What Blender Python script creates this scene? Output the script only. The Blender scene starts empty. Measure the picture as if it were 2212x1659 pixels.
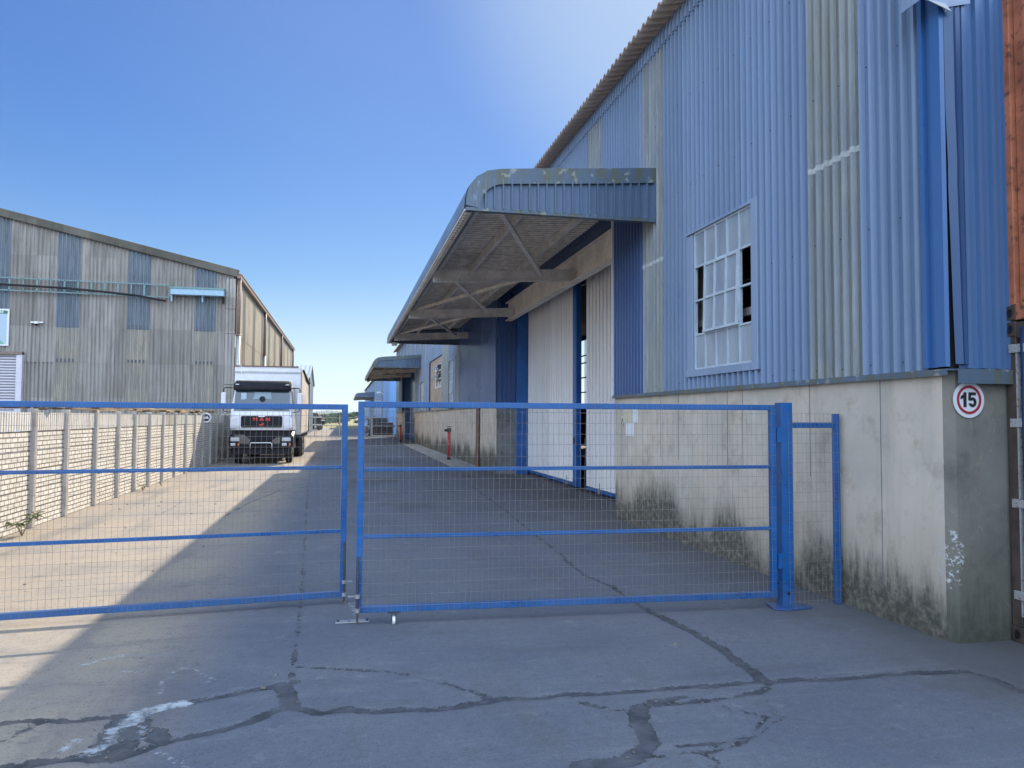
import bpy, math, random
import numpy as np
from mathutils import Vector, Matrix
random.seed(7); rng = np.random.default_rng(7)
sc = bpy.context.scene
COL = sc.collection
# ------------------------------------------------------------------ camera
cam = bpy.data.cameras.new('camera'); cam_o = bpy.data.objects.new('camera', cam); COL.objects.link(cam_o)
r_ = Vector((0.9766, -0.2152, 0.005)).normalized(); f_ = Vector((0.2148, 0.9756, 0.0447)).normalized()
u_ = r_.cross(f_).normalized(); r_ = f_.cross(u_)
cam_o.matrix_world = Matrix(((r_.x, u_.x, -f_.x, 0), (r_.y, u_.y, -f_.y, 0), (r_.z, u_.z, -f_.z, 1.65), (0, 0, 0, 1)))
cam.sensor_width = 36; cam.lens = 36 * 1650 / 2212; cam.clip_end = 20000; cam.clip_start = 0.05
sc.camera = cam_o
# ------------------------------------------------------------------ light
SUN_EL = math.radians(33.1); sdir = Vector((0.74, 1.345, 1.0)).normalized()
SUN_AZ = math.atan2(sdir.x, sdir.y)
SKYV = 1.0; OVERHEAD_FILL = 2.1; WEST_FILL = 4.6; SOUTH_FILL = 12.5
world = bpy.data.worlds.new('World'); sc.world = world; world.use_nodes = True
wn = world.node_tree; bg = wn.nodes['Background']
sky = wn.nodes.new('ShaderNodeTexSky'); sky.sky_type = 'NISHITA'; sky.sun_disc = False
sky.sun_elevation = SUN_EL; sky.sun_rotation = SUN_AZ; sky.altitude = 0; sky.air_density = 1.0; sky.dust_density = 0.1; sky.ozone_density = 2.5
def wnode(t, **k):
    x = wn.nodes.new(t)
    for a, v in k.items(): setattr(x, a, v)
    return x
def wmath(op, a, b=0.0, clamp=False):
    x = wnode('ShaderNodeMath', operation=op, use_clamp=clamp)
    for i, v in enumerate((a, b)):
        if isinstance(v, (int, float)): x.inputs[i].default_value = v
        else: wn.links.new(v, x.inputs[i])
    return x.outputs[0]
def wstep(v, a, b):
    x = wnode('ShaderNodeMapRange', interpolation_type='SMOOTHSTEP'); wn.links.new(v, x.inputs[0]); x.inputs[1].default_value = a; x.inputs[2].default_value = b
    return x.outputs[0]
def wmix(f, a, b):
    x = wnode('ShaderNodeMix', data_type='RGBA')
    for i, v in ((0, f), (6, a), (7, b)):
        if isinstance(v, (tuple, float)): x.inputs[i].default_value = v
        else: wn.links.new(v, x.inputs[i])
    return x.outputs[2]
hsv = wnode('ShaderNodeSeparateColor', mode='HSV'); wn.links.new(sky.outputs[0], hsv.inputs[0])
cmb = wnode('ShaderNodeCombineColor', mode='HSV')
wn.links.new(wmath('ADD', hsv.outputs[0], .014), cmb.inputs[0])
wn.links.new(wmath('MINIMUM', wmath('MULTIPLY', hsv.outputs[1], 1.6), .86), cmb.inputs[1])
wn.links.new(wmath('MULTIPLY', wmath('POWER', wmath('MULTIPLY', hsv.outputs[2], .15), .6), .46 / .15 * SKYV), cmb.inputs[2])
geo = wnode('ShaderNodeTexCoord'); sp = wnode('ShaderNodeSeparateXYZ'); wn.links.new(geo.outputs['Generated'], sp.inputs[0])
dt = wnode('ShaderNodeVectorMath', operation='DOT_PRODUCT'); wn.links.new(geo.outputs['Generated'], dt.inputs[0]); dt.inputs[1].default_value = sdir
A_ = wmath('POWER', wmath('SUBTRACT', 1.0, wmath('MULTIPLY', sp.outputs[2], 2.5), True), 2.9)
B_ = wmath('ADD', wmath('MULTIPLY', wstep(dt.outputs['Value'], .7, .97), .10), wmath('MULTIPLY', wstep(dt.outputs['Value'], .93, 1.0), .42))
c1 = wmix(wmath('ADD', A_, B_, True), cmb.outputs[0], (3.05, 3.65, 3.84, 1))
# added fill light: unseen bright areas overhead, west and behind brighten the shade
nz = wnode('ShaderNodeTexNoise'); nz.inputs['Scale'].default_value = 2.5; nz.inputs['Detail'].default_value = 5; wn.links.new(geo.outputs['Generated'], nz.inputs['Vector'])
patchy = wmath('ADD', .65, wmath('MULTIPLY', nz.outputs['Fac'], .6), True)
top = wmath('MULTIPLY', wstep(sp.outputs[2], .58, .82), patchy)
low = wmath('MULTIPLY', wstep(sp.outputs[2], .0, .12), patchy)
west = wmath('MULTIPLY', wstep(wmath('MULTIPLY', sp.outputs[0], -1.0), .58, .8), low)
south = wmath('MULTIPLY', wstep(wmath('MULTIPLY', sp.outputs[1], -1.0), .1, .5), low)
c2 = wmix(top, c1, (OVERHEAD_FILL * .48, OVERHEAD_FILL * .82, OVERHEAD_FILL * 1.55, 1))
c2 = wmix(west, c2, (WEST_FILL * .76, WEST_FILL * .93, WEST_FILL * 1.2, 1))
c2 = wmix(south, c2, (SOUTH_FILL * .76, SOUTH_FILL * .93, SOUTH_FILL * 1.2, 1))
wn.links.new(c2, bg.inputs[0]); bg.inputs[1].default_value = 0.15
sun = bpy.data.lights.new('sun', 'SUN'); sun.energy = 5.0; sun.angle = math.radians(0.53); sun.color = (1, 0.88, 0.70)
sun_o = bpy.data.objects.new('sun', sun); COL.objects.link(sun_o)
sun_o.rotation_euler = sdir.to_track_quat('Z', 'Y').to_euler(); sun_o.location = (20, 30, 40)
sc.view_settings.view_transform = 'Standard'; sc.view_settings.look = 'None'; sc.view_settings.gamma = 1
sc.view_settings.exposure = 0.75
sc.cycles.max_bounces = 8; sc.cycles.transparent_max_bounces = 12

# ------------------------------------------------------------------ materials
def srgb(r, g, b):
    f = lambda c: (c / 255 / 12.92) if c / 255 <= 0.04045 else ((c / 255 + 0.055) / 1.055) ** 2.4
    return (f(r), f(g), f(b), 1)
class NT:
    def __init__(s, name):
        s.m = bpy.data.materials.new(name); s.m.use_nodes = True
        s.t = s.m.node_tree; s.b = s.t.nodes['Principled BSDF']; s.pos_ = None
        s.out = s.t.nodes['Material Output']
    def n(s, t, **k):
        x = s.t.nodes.new(t)
        for a, v in k.items(): setattr(x, a, v)
        return x
    def l(s, a, b): s.t.links.new(a, b)
    def pos(s):
        if not s.pos_: s.pos_ = s.n('ShaderNodeNewGeometry').outputs['Position']
        return s.pos_
    def put(s, sock, v):
        if isinstance(v, (int, float)): sock.default_value = v
        elif isinstance(v, (tuple, list)): sock.default_value = v if len(v) == len(sock.default_value) else tuple(v) + (1,)
        else: s.l(v, sock)
    def math(s, op, a, b=0.0, c=None, clamp=False):
        x = s.n('ShaderNodeMath', operation=op); x.use_clamp = clamp
        s.put(x.inputs[0], a); s.put(x.inputs[1], b)
        if c is not None: s.put(x.inputs[2], c)
        return x.outputs[0]
    def scalepos(s, v, src=None):
        x = s.n('ShaderNodeVectorMath', operation='MULTIPLY'); s.l(src or s.pos(), x.inputs[0]); x.inputs[1].default_value = v
        return x.outputs[0]
    def noise(s, scale, detail=4, rough=0.6, vec=None, stretch=None, dist=0):
        x = s.n('ShaderNodeTexNoise'); x.inputs['Scale'].default_value = scale; x.inputs['Detail'].default_value = detail
        x.inputs['Roughness'].default_value = rough; x.inputs['Distortion'].default_value = dist
        s.l(s.scalepos(stretch) if stretch else (vec or s.pos()), x.inputs['Vector'])
        return x.outputs['Fac']
    def rng(s, v, a, b, c=0.0, d=1.0, smooth=True):
        x = s.n('ShaderNodeMapRange'); x.interpolation_type = 'SMOOTHSTEP' if smooth else 'LINEAR'
        s.put(x.inputs[0], v); s.put(x.inputs[1], a); s.put(x.inputs[2], b); s.put(x.inputs[3], c); s.put(x.inputs[4], d)
        return x.outputs[0]
    def mix(s, f, a, b):
        x = s.n('ShaderNodeMix', data_type='RGBA'); s.put(x.inputs[0], f); s.put(x.inputs[6], a); s.put(x.inputs[7], b)
        return x.outputs[2]
    def sep(s):
        x = s.n('ShaderNodeSeparateXYZ'); s.l(s.pos(), x.inputs[0]); return x.outputs
    def attr(s, name):
        x = s.n('ShaderNodeAttribute'); x.attribute_name = name; return x.outputs['Fac']
    def bump(s, h, strength=0.3, dist=0.01):
        x = s.n('ShaderNodeBump'); x.inputs['Strength'].default_value = strength; x.inputs['Distance'].default_value = dist
        s.l(h, x.inputs['Height']); s.l(x.outputs[0], s.b.inputs['Normal'])
    def set(s, color=None, rough=None, metal=None, spec=None):
        if color is not None: s.put(s.b.inputs['Base Color'], color)
        if rough is not None: s.put(s.b.inputs['Roughness'], rough)
        if metal is not None: s.put(s.b.inputs['Metallic'], metal)
        if spec is not None: s.put(s.b.inputs['Specular IOR Level'], spec)
        return s.m
def paint(name, c, rough=0.45, metal=0.0, wear=0.12, dirt=None, scale=6.0, dirtamt=0.35, spec=0.5):
    t = NT(name); n1 = t.noise(scale, 5, 0.65); n2 = t.noise(scale * 7, 3, 0.6)
    c = tuple(c[:3]) + (1,); lo = tuple(x * (1 - wear) for x in c[:3]) + (1,); hi = tuple(min(1, x * (1 + wear)) for x in c[:3]) + (1,)
    col = t.mix(t.rng(n1, .3, .7), lo, hi)
    if dirt: col = t.mix(t.math('MULTIPLY', t.rng(n2, .52, .72), dirtamt), col, tuple(dirt[:3]) + (1,))
    t.bump(n2, 0.08, 0.004)
    return t.set(col, t.rng(n1, .3, .7, rough * .85, min(1, rough * 1.2)), metal, spec)

def gate_paint():
    t = NT('blue_gate_paint'); P = t.sep(); n1 = t.noise(3, 5, .65); n2 = t.noise(38, 4, .7); n3 = t.noise(9, 4, .65)
    c = t.mix(t.rng(n1, .3, .7), (.004, .072, .235, 1), (.008, .095, .29, 1))
    c = t.mix(t.rng(n3, .55, .72, 0, .45), c, (.03, .07, .14, 1))
    gr = t.rng(t.math('ADD', P[2], t.math('MULTIPLY', n3, .5)), .55, .18); c = t.mix(t.math('MULTIPLY', gr, t.rng(n2, .35, .65, .1, .6)), c, (.09, .085, .075, 1))
    ch = t.math('MULTIPLY', t.rng(n2, .66, .70), t.rng(n3, .45, .6)); c = t.mix(ch, c, (.13, .055, .03, 1))
    t.bump(n2, .12, .003); return t.set(c, t.rng(n1, .3, .7, .26, .42), 0, .5)
def cladding_mat(name, base, rough=0.42, sheet=0.762, streak=0.2, mossy=False):
    t = NT(name); P = t.sep()
    cell = t.math('FLOOR', t.math('DIVIDE', t.math('ADD', P[1], P[0]), sheet))
    wn_ = t.n('ShaderNodeTexWhiteNoise', noise_dimensions='1D'); t.l(cell, wn_.inputs['W'])
    st = t.noise(1.0, 5, 0.6, stretch=(14, 14, 0.5)); bl = t.noise(0.7, 4, 0.6)
    b = tuple(base[:3])
    c = t.mix(wn_.outputs['Value'], tuple(x * .9 for x in b) + (1,), tuple(x * 1.1 for x in b) + (1,))
    c = t.mix(t.math('MULTIPLY', t.rng(st, .45, .75), streak), c, (b[0] * .6, b[1] * .62, b[2] * .62, 1))
    c = t.mix(t.math('MULTIPLY', t.rng(bl, .45, .7), .25), c, (b[0] * 1.25, b[1] * 1.15, b[2] * 1.0, 1))
    if mossy: 
        ms = t.noise(2.2, 6, 0.7, stretch=(3, 3, 0.6))
        c = t.mix(t.math('MULTIPLY', t.rng(ms, .43, .60), .65), c, (.105, .10, .03, 1))
        li = t.noise(9, 3, 0.6); c = t.mix(t.math('MULTIPLY', t.rng(li, .61, .67), .4), c, (.42, .44, .38, 1))
    t.bump(t.noise(3, 2, .5), 0.12, 0.01)
    return t.set(c, t.rng(bl, .3, .7, rough * .8, rough * 1.25), 0.0, 0.5)
def translucent_mat(name, base, alt, moss=(.10, .11, .05), mossz=None, trans=0.35, amt=0.6):
    t = NT(name); P = t.sep()
    st = t.noise(1.0, 5, 0.65, stretch=(9, 9, 0.45)); bl = t.noise(0.9, 4, 0.6)
    c = t.mix(t.rng(st, .35, .65), base, alt)
    c = t.mix(t.math('MULTIPLY', t.rng(t.noise(1.0, 6, .7, stretch=(6, 6, .8)), .5, .72), amt), c, moss + (1,))
    c = t.mix(t.rng(t.noise(.8, 3, .55, stretch=(1, 1, 1.3)), .42, .62, 0, .45), c, (base[0] * .6, base[1] * .66, base[2] * .78, 1))
    t.set(c, 0.33, 0.0, 0.5)
    tr = t.n('ShaderNodeBsdfTranslucent'); t.l(c, tr.inputs[0])
    mx = t.n('ShaderNodeMixShader'); mx.inputs[0].default_value = trans
    t.l(t.b.outputs[0], mx.inputs[1]); t.l(tr.outputs[0], mx.inputs[2]); t.l(mx.outputs[0], t.out.inputs[0])
    return t.m
M = {}
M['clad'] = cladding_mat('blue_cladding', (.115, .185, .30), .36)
M['clad_ridge'] = cladding_mat('light_blue_ridge', (.20, .275, .40), .42, streak=.3)  # lighter blue on rib tops and their rising flanks
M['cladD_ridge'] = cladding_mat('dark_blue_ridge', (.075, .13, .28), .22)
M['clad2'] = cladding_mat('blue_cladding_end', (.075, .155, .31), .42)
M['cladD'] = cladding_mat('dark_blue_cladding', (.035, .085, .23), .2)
M['cladE'] = cladding_mat('canopy_cladding', (.095, .145, .225), .4)
M['moss_flash'] = cladding_mat('mossy_flashing', (.08, .12, .17), .45, mossy=True)
M['flash'] = cladding_mat('blue_flashing', (.21, .28, .40), .4, streak=.3)
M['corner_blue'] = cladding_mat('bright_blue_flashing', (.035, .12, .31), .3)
M['corner_dark'] = cladding_mat('shaded_blue_flashing', (.018, .065, .17), .35)  # darker copy of the corner blue, shade put into the colour
M['far_blue'] = cladding_mat('far_blue_cladding', (.16, .31, .58), .4)
M['trans'] = translucent_mat('translucent_sheet', (.33, .36, .36, 1), (.235, .25, .22, 1), amt=.5)
M['trans_ridge'] = translucent_mat('translucent_ridge_highlight', (.52, .56, .57, 1), (.40, .43, .41, 1), amt=.35)  # ridge highlights put into a lighter colour, with less moss
M['transY'] = translucent_mat('yellow_translucent_sheet', (.54, .485, .38, 1), (.31, .295, .27, 1), moss=(.12, .105, .075), trans=.4, amt=.5)
M['transB'] = translucent_mat('grey_blue_translucent_sheet', (.17, .205, .235, 1), (.115, .145, .165, 1), moss=(.05, .055, .04), trans=.15, amt=.7)
def concrete(name, base, warm, mould=True, ztop=.62, streak=.35):
    t = NT(name); P = t.sep()
    n1 = t.noise(.9, 6, .65); n2 = t.noise(9, 5, .7); st = t.noise(1.0, 5, .65, stretch=(5, 5, .35))
    c = t.mix(t.rng(n1, .34, .62), base, warm)
    c = t.mix(t.rng(t.noise(2.6, 6, .7), .5, .68, 0, .55), c, (base[0] * .62, base[1] * .58, base[2] * .5, 1))
    c = t.mix(t.rng(t.noise(1.7, 5, .65, stretch=(1, 1.2, .7)), .55, .68, 0, .5), c, (min(1, base[0] * 1.35), min(1, base[1] * 1.38), min(1, base[2] * 1.42), 1))
    c = t.mix(t.math('MULTIPLY', t.rng(st, .48, .75), streak), c, (base[0] * .5, base[1] * .5, base[2] * .52, 1))
    c = t.mix(t.math('MULTIPLY', t.rng(n2, .55, .75), .25), c, (base[0] * 1.3, base[1] * 1.3, base[2] * 1.3, 1))
    sc1 = t.noise(3.0, 2, .5, stretch=(1.6, 1.6, .5), dist=2.5)
    c = t.mix(t.math('MULTIPLY', t.rng(t.math('ABSOLUTE', t.math('SUBTRACT', sc1, .5)), .0, .004, 1, 0), .22), c, (.55, .53, .5, 1))
    if mould:
        big = t.noise(.75, 3, .5, stretch=(1, 1, .0)); fine = t.noise(1.0, 6, .75, stretch=(16, 16, 2.2)); sp = t.noise(14, 5, .7)
        thr = t.math('ADD', t.math('MULTIPLY', t.rng(big, .38, .60), ztop * .62), t.math('MULTIPLY_ADD', t.rng(P[1], 5, 11, 0, 1, False), .34, .10))
        d = t.math('SUBTRACT', thr, P[2]); d = t.math('ADD', d, t.math('MULTIPLY', t.math('SUBTRACT', fine, .5), .8))
        k = t.rng(d, -.16, .34); k = t.math('MULTIPLY', t.math('POWER', k, 1.2), t.rng(sp, .3, .6, .6, 1)); c = t.mix(t.math('MULTIPLY', t.rng(t.math('ADD', P[2], t.math('MULTIPLY', t.noise(1.4, 5, .65), .9)), 1.55, .5), .5), c, (base[0] * .6, base[1] * .59, base[2] * .5, 1))
        c = t.mix(t.math('MULTIPLY', k, .92), c, (.05, .053, .042, 1))
    if mould:
        d2 = t.math('ADD', t.math('POWER', t.math('DIVIDE', t.math('ABSOLUTE', t.math('SUBTRACT', P[0], 4.46)), .085), 2.0), t.math('POWER', t.math('DIVIDE', t.math('ABSOLUTE', t.math('SUBTRACT', P[2], .62)), .25), 2.0))
        ch = t.math('MULTIPLY', t.rng(d2, .2, 1.6, 1, 0), t.rng(P[1], 5.0, 5.1, 1, 0))
        c = t.mix(t.math('MULTIPLY', t.rng(t.math('ADD', t.noise(24, 5, .8), t.math('MULTIPLY', ch, .13)), .66, .70), ch), c, (.46, .47, .48, 1))
    t.bump(t.math('ADD', n2, t.math('MULTIPLY', t.noise(45, 3, .6), .4)), .25, .008)
    return t.set(c, .85, 0, .3)
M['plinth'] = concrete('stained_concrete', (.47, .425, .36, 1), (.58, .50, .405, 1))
M['plinth_end'] = concrete('grey_stained_concrete', (.125, .125, .108, 1), (.19, .18, .15, 1), ztop=.55)  # end face darkened: shade beside the containers put into the colour
M['reveal'] = concrete('grey_concrete', (.13, .14, .145, 1), (.19, .20, .20, 1), mould=False)
M['apron'] = concrete('apron_concrete', (.27, .26, .24, 1), (.34, .32, .29, 1), mould=False)
M['pink'] = concrete('pinkish_plaster', (.36, .29, .24, 1), (.44, .35, .29, 1), mould=False)
M['precast'] = concrete('precast_post_concrete', (.36, .33, .30, 1), (.47, .43, .38, 1), mould=False)
def precast_panel(name, fluted):
    t = NT(name); P = t.sep()
    cv = t.n('ShaderNodeCombineXYZ'); t.l(P[1], cv.inputs[0]); t.l(P[2], cv.inputs[1])
    n1 = t.noise(2.2, 6, .65); n2 = t.noise(25, 4, .7)
    if fluted:
        w = t.math('ABSOLUTE', t.math('SUBTRACT', t.math('FRACT', t.math('DIVIDE', P[1], .085)), .5))
        h = t.rng(w, .34, .48, 1, 0)
    else:
        br = t.n('ShaderNodeTexBrick'); t.l(cv.outputs[0], br.inputs['Vector']); br.inputs['Scale'].default_value = 1
        br.inputs['Brick Width'].default_value = .2; br.inputs['Row Height'].default_value = .0705; br.inputs['Mortar Size'].default_value = .0095; br.inputs['Color1'].default_value = (.70, .67, .62, 1); br.inputs['Color2'].default_value = (.54, .51, .46, 1); br.inputs['Mortar'].default_value = (.3, .27, .23, 1)
        br.inputs['Mortar Smooth'].default_value = .4
        h = t.math('SUBTRACT', 1.0, br.outputs['Fac'])
    c = t.mix(t.rng(n1, .3, .7), (.56, .53, .48, 1), (.68, .65, .59, 1))
    if not fluted: c = t.mix(.6, c, br.outputs['Color'])
    c = t.mix(t.math('MULTIPLY', t.rng(n2, .5, .72), .4), c, (.30, .265, .21, 1))
    c = t.mix(t.rng(t.noise(.8, 5, .7, stretch=(1, 1, 2)), .55, .75, 0, .35), c, (.36, .32, .2, 1))
    c = t.mix(t.math('SUBTRACT', 1.0, h), c, (.17, .145, .12, 1))
    t.bump(t.math('ADD', h, t.math('MULTIPLY', n2, .25)), .9, .012)
    return t.set(c, .9, 0, .25)
M['brickp'] = precast_panel('precast_brick_panel', False); M['flutep'] = precast_panel('precast_fluted_panel', True)
def asbestos(name, a, b, mould=.5, valley_shade=False):
    t = NT(name); P = t.sep()
    st = t.noise(1.0, 6, .7, stretch=(5, 5, .4)); n1 = t.noise(.5, 5, .6); n2 = t.noise(6, 4, .6)
    cell = t.n('ShaderNodeTexWhiteNoise', noise_dimensions='3D')
    cx = t.n('ShaderNodeCombineXYZ'); t.l(t.math('FLOOR', t.math('DIVIDE', t.math('ADD', P[0], .34), 1.045)), cx.inputs[0]); t.l(t.math('FLOOR', t.math('DIVIDE', t.math('SUBTRACT', P[2], .9), 1.52)), cx.inputs[2])
    t.l(t.math('FLOOR', t.math('DIVIDE', P[1], 1.045)), cx.inputs[1])
    t.l(cx.outputs[0], cell.inputs['Vector'])
    c = t.mix(cell.outputs['Value'], a, b)
    c = t.mix(t.math('MULTIPLY', t.rng(st, .42, .72), mould), c, (.055, .05, .038, 1))
    c = t.mix(t.rng(n1, .5, .7, 0, .3), c, (.15, .13, .09, 1))
    vl = t.math('ABSOLUTE', t.math('SUBTRACT', t.math('FRACT', t.math('ADD', t.math('DIVIDE', P[1] if valley_shade == .152 else P[0], valley_shade or 1), .25)), .5))
    if valley_shade: c = t.mix(t.math('MULTIPLY', t.rng(vl, .3, .02), t.rng(st, .3, .6, .3, .75)), c, (.10, .093, .08, 1))  # darkens corrugation valleys, their shading put into the colour
    t.bump(n2, .15, .01)
    return t.set(c, .85, 0, .25)
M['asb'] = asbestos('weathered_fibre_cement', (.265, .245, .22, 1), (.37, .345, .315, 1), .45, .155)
M['asb_side'] = asbestos('sunlit_fibre_cement', (.44, .37, .26, 1), (.52, .45, .32, 1), .07)  # lighter, warmer copy of the fibre cement, sunlight put into its colour
M['asb_roof'] = asbestos('roof_fibre_cement', (.30, .25, .215, 1), (.36, .30, .26, 1), .2)
M['can_under'] = asbestos('canopy_underside', (.84, .76, .68, 1), (.90, .82, .74, 1), .2, .152)
M['barge'] = asbestos('mossy_barge', (.075, .07, .055, 1), (.13, .12, .10, 1), .6)
M['blue'] = gate_paint()
M['blue_d'] = paint('blue_door_paint', (.014, .10, .33), .4, wear=.2, scale=3)
M['wire'] = paint('galvanised_wire', (.22, .20, .185), .55, .3)
M['steel'] = paint('galvanised_steel', (.36, .37, .38), .45, .6, dirt=(.2, .12, .07))
M['darksteel'] = paint('dark_steel', (.05, .05, .055), .5, .3, dirt=(.12, .06, .03))
M['cream'] = paint('cream_beam_paint', (.66, .61, .54), .55, wear=.15, dirt=(.20, .12, .08), scale=2.2, dirtamt=.5)
M['steelgrey'] = paint('grey_beam_paint', (.56, .53, .50), .6, wear=.2, dirt=(.10, .06, .035), scale=3)
M['white'] = paint('white_paint', (.72, .72, .71), .4, wear=.06, dirt=(.45, .40, .34), scale=4, dirtamt=.3)
M['truckw'] = paint('truck_white_paint', (.62, .62, .64), .25, wear=.04, dirt=(.5, .46, .40), scale=3, dirtamt=.25)
M['curtain'] = paint('faded_curtain', (.55, .50, .46), .65, wear=.12, dirt=(.55, .28, .22), scale=1.2, dirtamt=.5)
M['door_w'] = cladding_mat('white_door_sheet', (.84, .83, .83), .5, streak=.25)
M['door_groove'] = cladding_mat('shaded_door_groove', (.22, .215, .215), .6, streak=.3)  # grooves of the door sheet darkened, rib shade painted in
M['black'] = paint('black_plastic', (.018, .018, .021), .7, wear=.3, spec=.2)
M['bumper'] = paint('dark_bumper', (.014, .015, .02), .75, wear=.3, spec=.15, dirt=(.09, .08, .07), scale=3, dirtamt=.2)
M['primer'] = paint('worn_bumper_patch', (.11, .095, .08), .6, wear=.2)
M['rubber'] = paint('tyre_rubber', (.02, .02, .02), .8, dirt=(.2, .17, .13), dirtamt=.4)
M['red'] = paint('red_paint', (.45, .03, .03), .4, wear=.2)
M['redlet'] = paint('red_lettering', (.62, .04, .03), .4, wear=.05)
M['rust'] = paint('rusty_red_steel', (.36, .125, .065), .6, wear=.3, dirt=(.07, .03, .02), scale=2.5, dirtamt=.8)
M['rust_d'] = paint('dark_rust', (.06, .042, .035), .7, wear=.35, dirt=(.16, .07, .03))
M['cont'] = paint('container_grey_paint', (.32, .33, .33), .5, wear=.15, dirt=(.17, .075, .035), scale=5, dirtamt=.9)
M['navy'] = paint('navy_bar_paint', (.012, .025, .07), .35)
M['teal'] = paint('pale_teal_steel', (.135, .225, .225), .5, wear=.15)
M['paleblue'] = paint('pale_blue_enamel', (.42, .50, .56), .35, wear=.1)
M['lampblue'] = paint('lamp_blue_enamel', (.26, .40, .50), .35, wear=.1)
M['signw'] = paint('sign_white', (.60, .61, .63), .35, wear=.03)
M['signpale'] = paint('sign_pale_blue', (.34, .43, .50), .4, wear=.03)
M['signg'] = paint('sign_green', (.025, .13, .075), .4, wear=.05)
M['signg2'] = paint('sign_light_green', (.12, .36, .22), .4, wear=.05)
M['signred'] = paint('sign_red', (.30, .015, .03), .4, wear=.05)
M['signk'] = paint('sign_black', (.012, .012, .014), .4, wear=.05)
M['wood'] = paint('weathered_wood', (.26, .18, .11), .8, wear=.35, scale=2)
M['wood2'] = paint('pale_wood', (.42, .32, .20), .8, wear=.3, scale=2)
M['pipe'] = paint('brown_pipe', (.13, .07, .05), .5, wear=.2)
M['gutter'] = paint('brown_gutter', (.17, .12, .10), .55, wear=.25)
M['leaf'] = paint('leaf_green', (.10, .17, .035), .6, wear=.35, scale=20)
M['leaf_dry'] = paint('dry_leaf', (.28, .20, .10), .8, wear=.35, scale=20)
M['treeleaf'] = paint('tree_foliage', (.055, .085, .035), .8, wear=.4, scale=.5)
M['bark'] = paint('bark', (.07, .055, .045), .9, wear=.3)
M['pebble'] = paint('stone', (.14, .125, .11), .9, wear=.4, scale=30)
M['paper'] = paint('paper', (.66, .68, .70), .7, wear=.05)
M['tape'] = paint('weathered_tape', (.40, .43, .43), .5, wear=.12)
M['papery'] = paint('yellowed_paper', (.55, .52, .40), .7, wear=.08)
M['rollw'] = paint('shutter_white', (.52, .50, .53), .45, wear=.08)
def slat_mat():
    t = NT('shutter_slats'); P = t.sep(); g = t.math('FRACT', t.math('DIVIDE', P[2], .118))
    c = t.mix(t.rng(g, .78, .84), (.54, .52, .55, 1), (.07, .07, .10, 1)); return t.set(c, .5, 0, .4)
M['slats'] = slat_mat()
M['lapbar'] = paint('dark_lap', (.085, .088, .10), .7)
M['interior'] = paint('dark_interior', (.03, .028, .027), .9)
M['shedroof'] = paint('pale_green_roofing', (.36, .42, .42), .4, wear=.08)
M['shedwall'] = paint('grey_green_sheet', (.34, .37, .36), .5, wear=.08)
def glass(name, tint=(.03, .05, .06), frost=False):
    t = NT(name)
    if frost:
        n = t.noise(3, 5, .7); P = t.noise(1.2, 4, .6, stretch=(1, 2, .6))
        c = t.mix(t.rng(P, .35, .65), (.22, .27, .33, 1), (.32, .37, .42, 1))
        c = t.mix(t.rng(n, .55, .75, 0, .35), c, (.22, .24, .18, 1))
        t.set(c, .2, 0, .5); return t.m
    t.set(tint + (1,), .04, 0, .8); t.b.inputs['Transmission Weight'].default_value = .0
    return t.m
M['frost'] = glass('obscured_glass', frost=True); M['glass'] = glass('dark_glass'); M['backlight'] = paint('window_glow_paint', (.16, .24, .28), .3); M['screen'] = glass('windscreen_glass', (.03, .055, .075))
def lens():
    t = NT('lamp_glass'); t.set((.5, .52, .55, 1), .08, .3, .6); return t.m
M['lens'] = lens()
M['amber'] = paint('amber_lens', (.55, .14, .02), .2)

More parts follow.
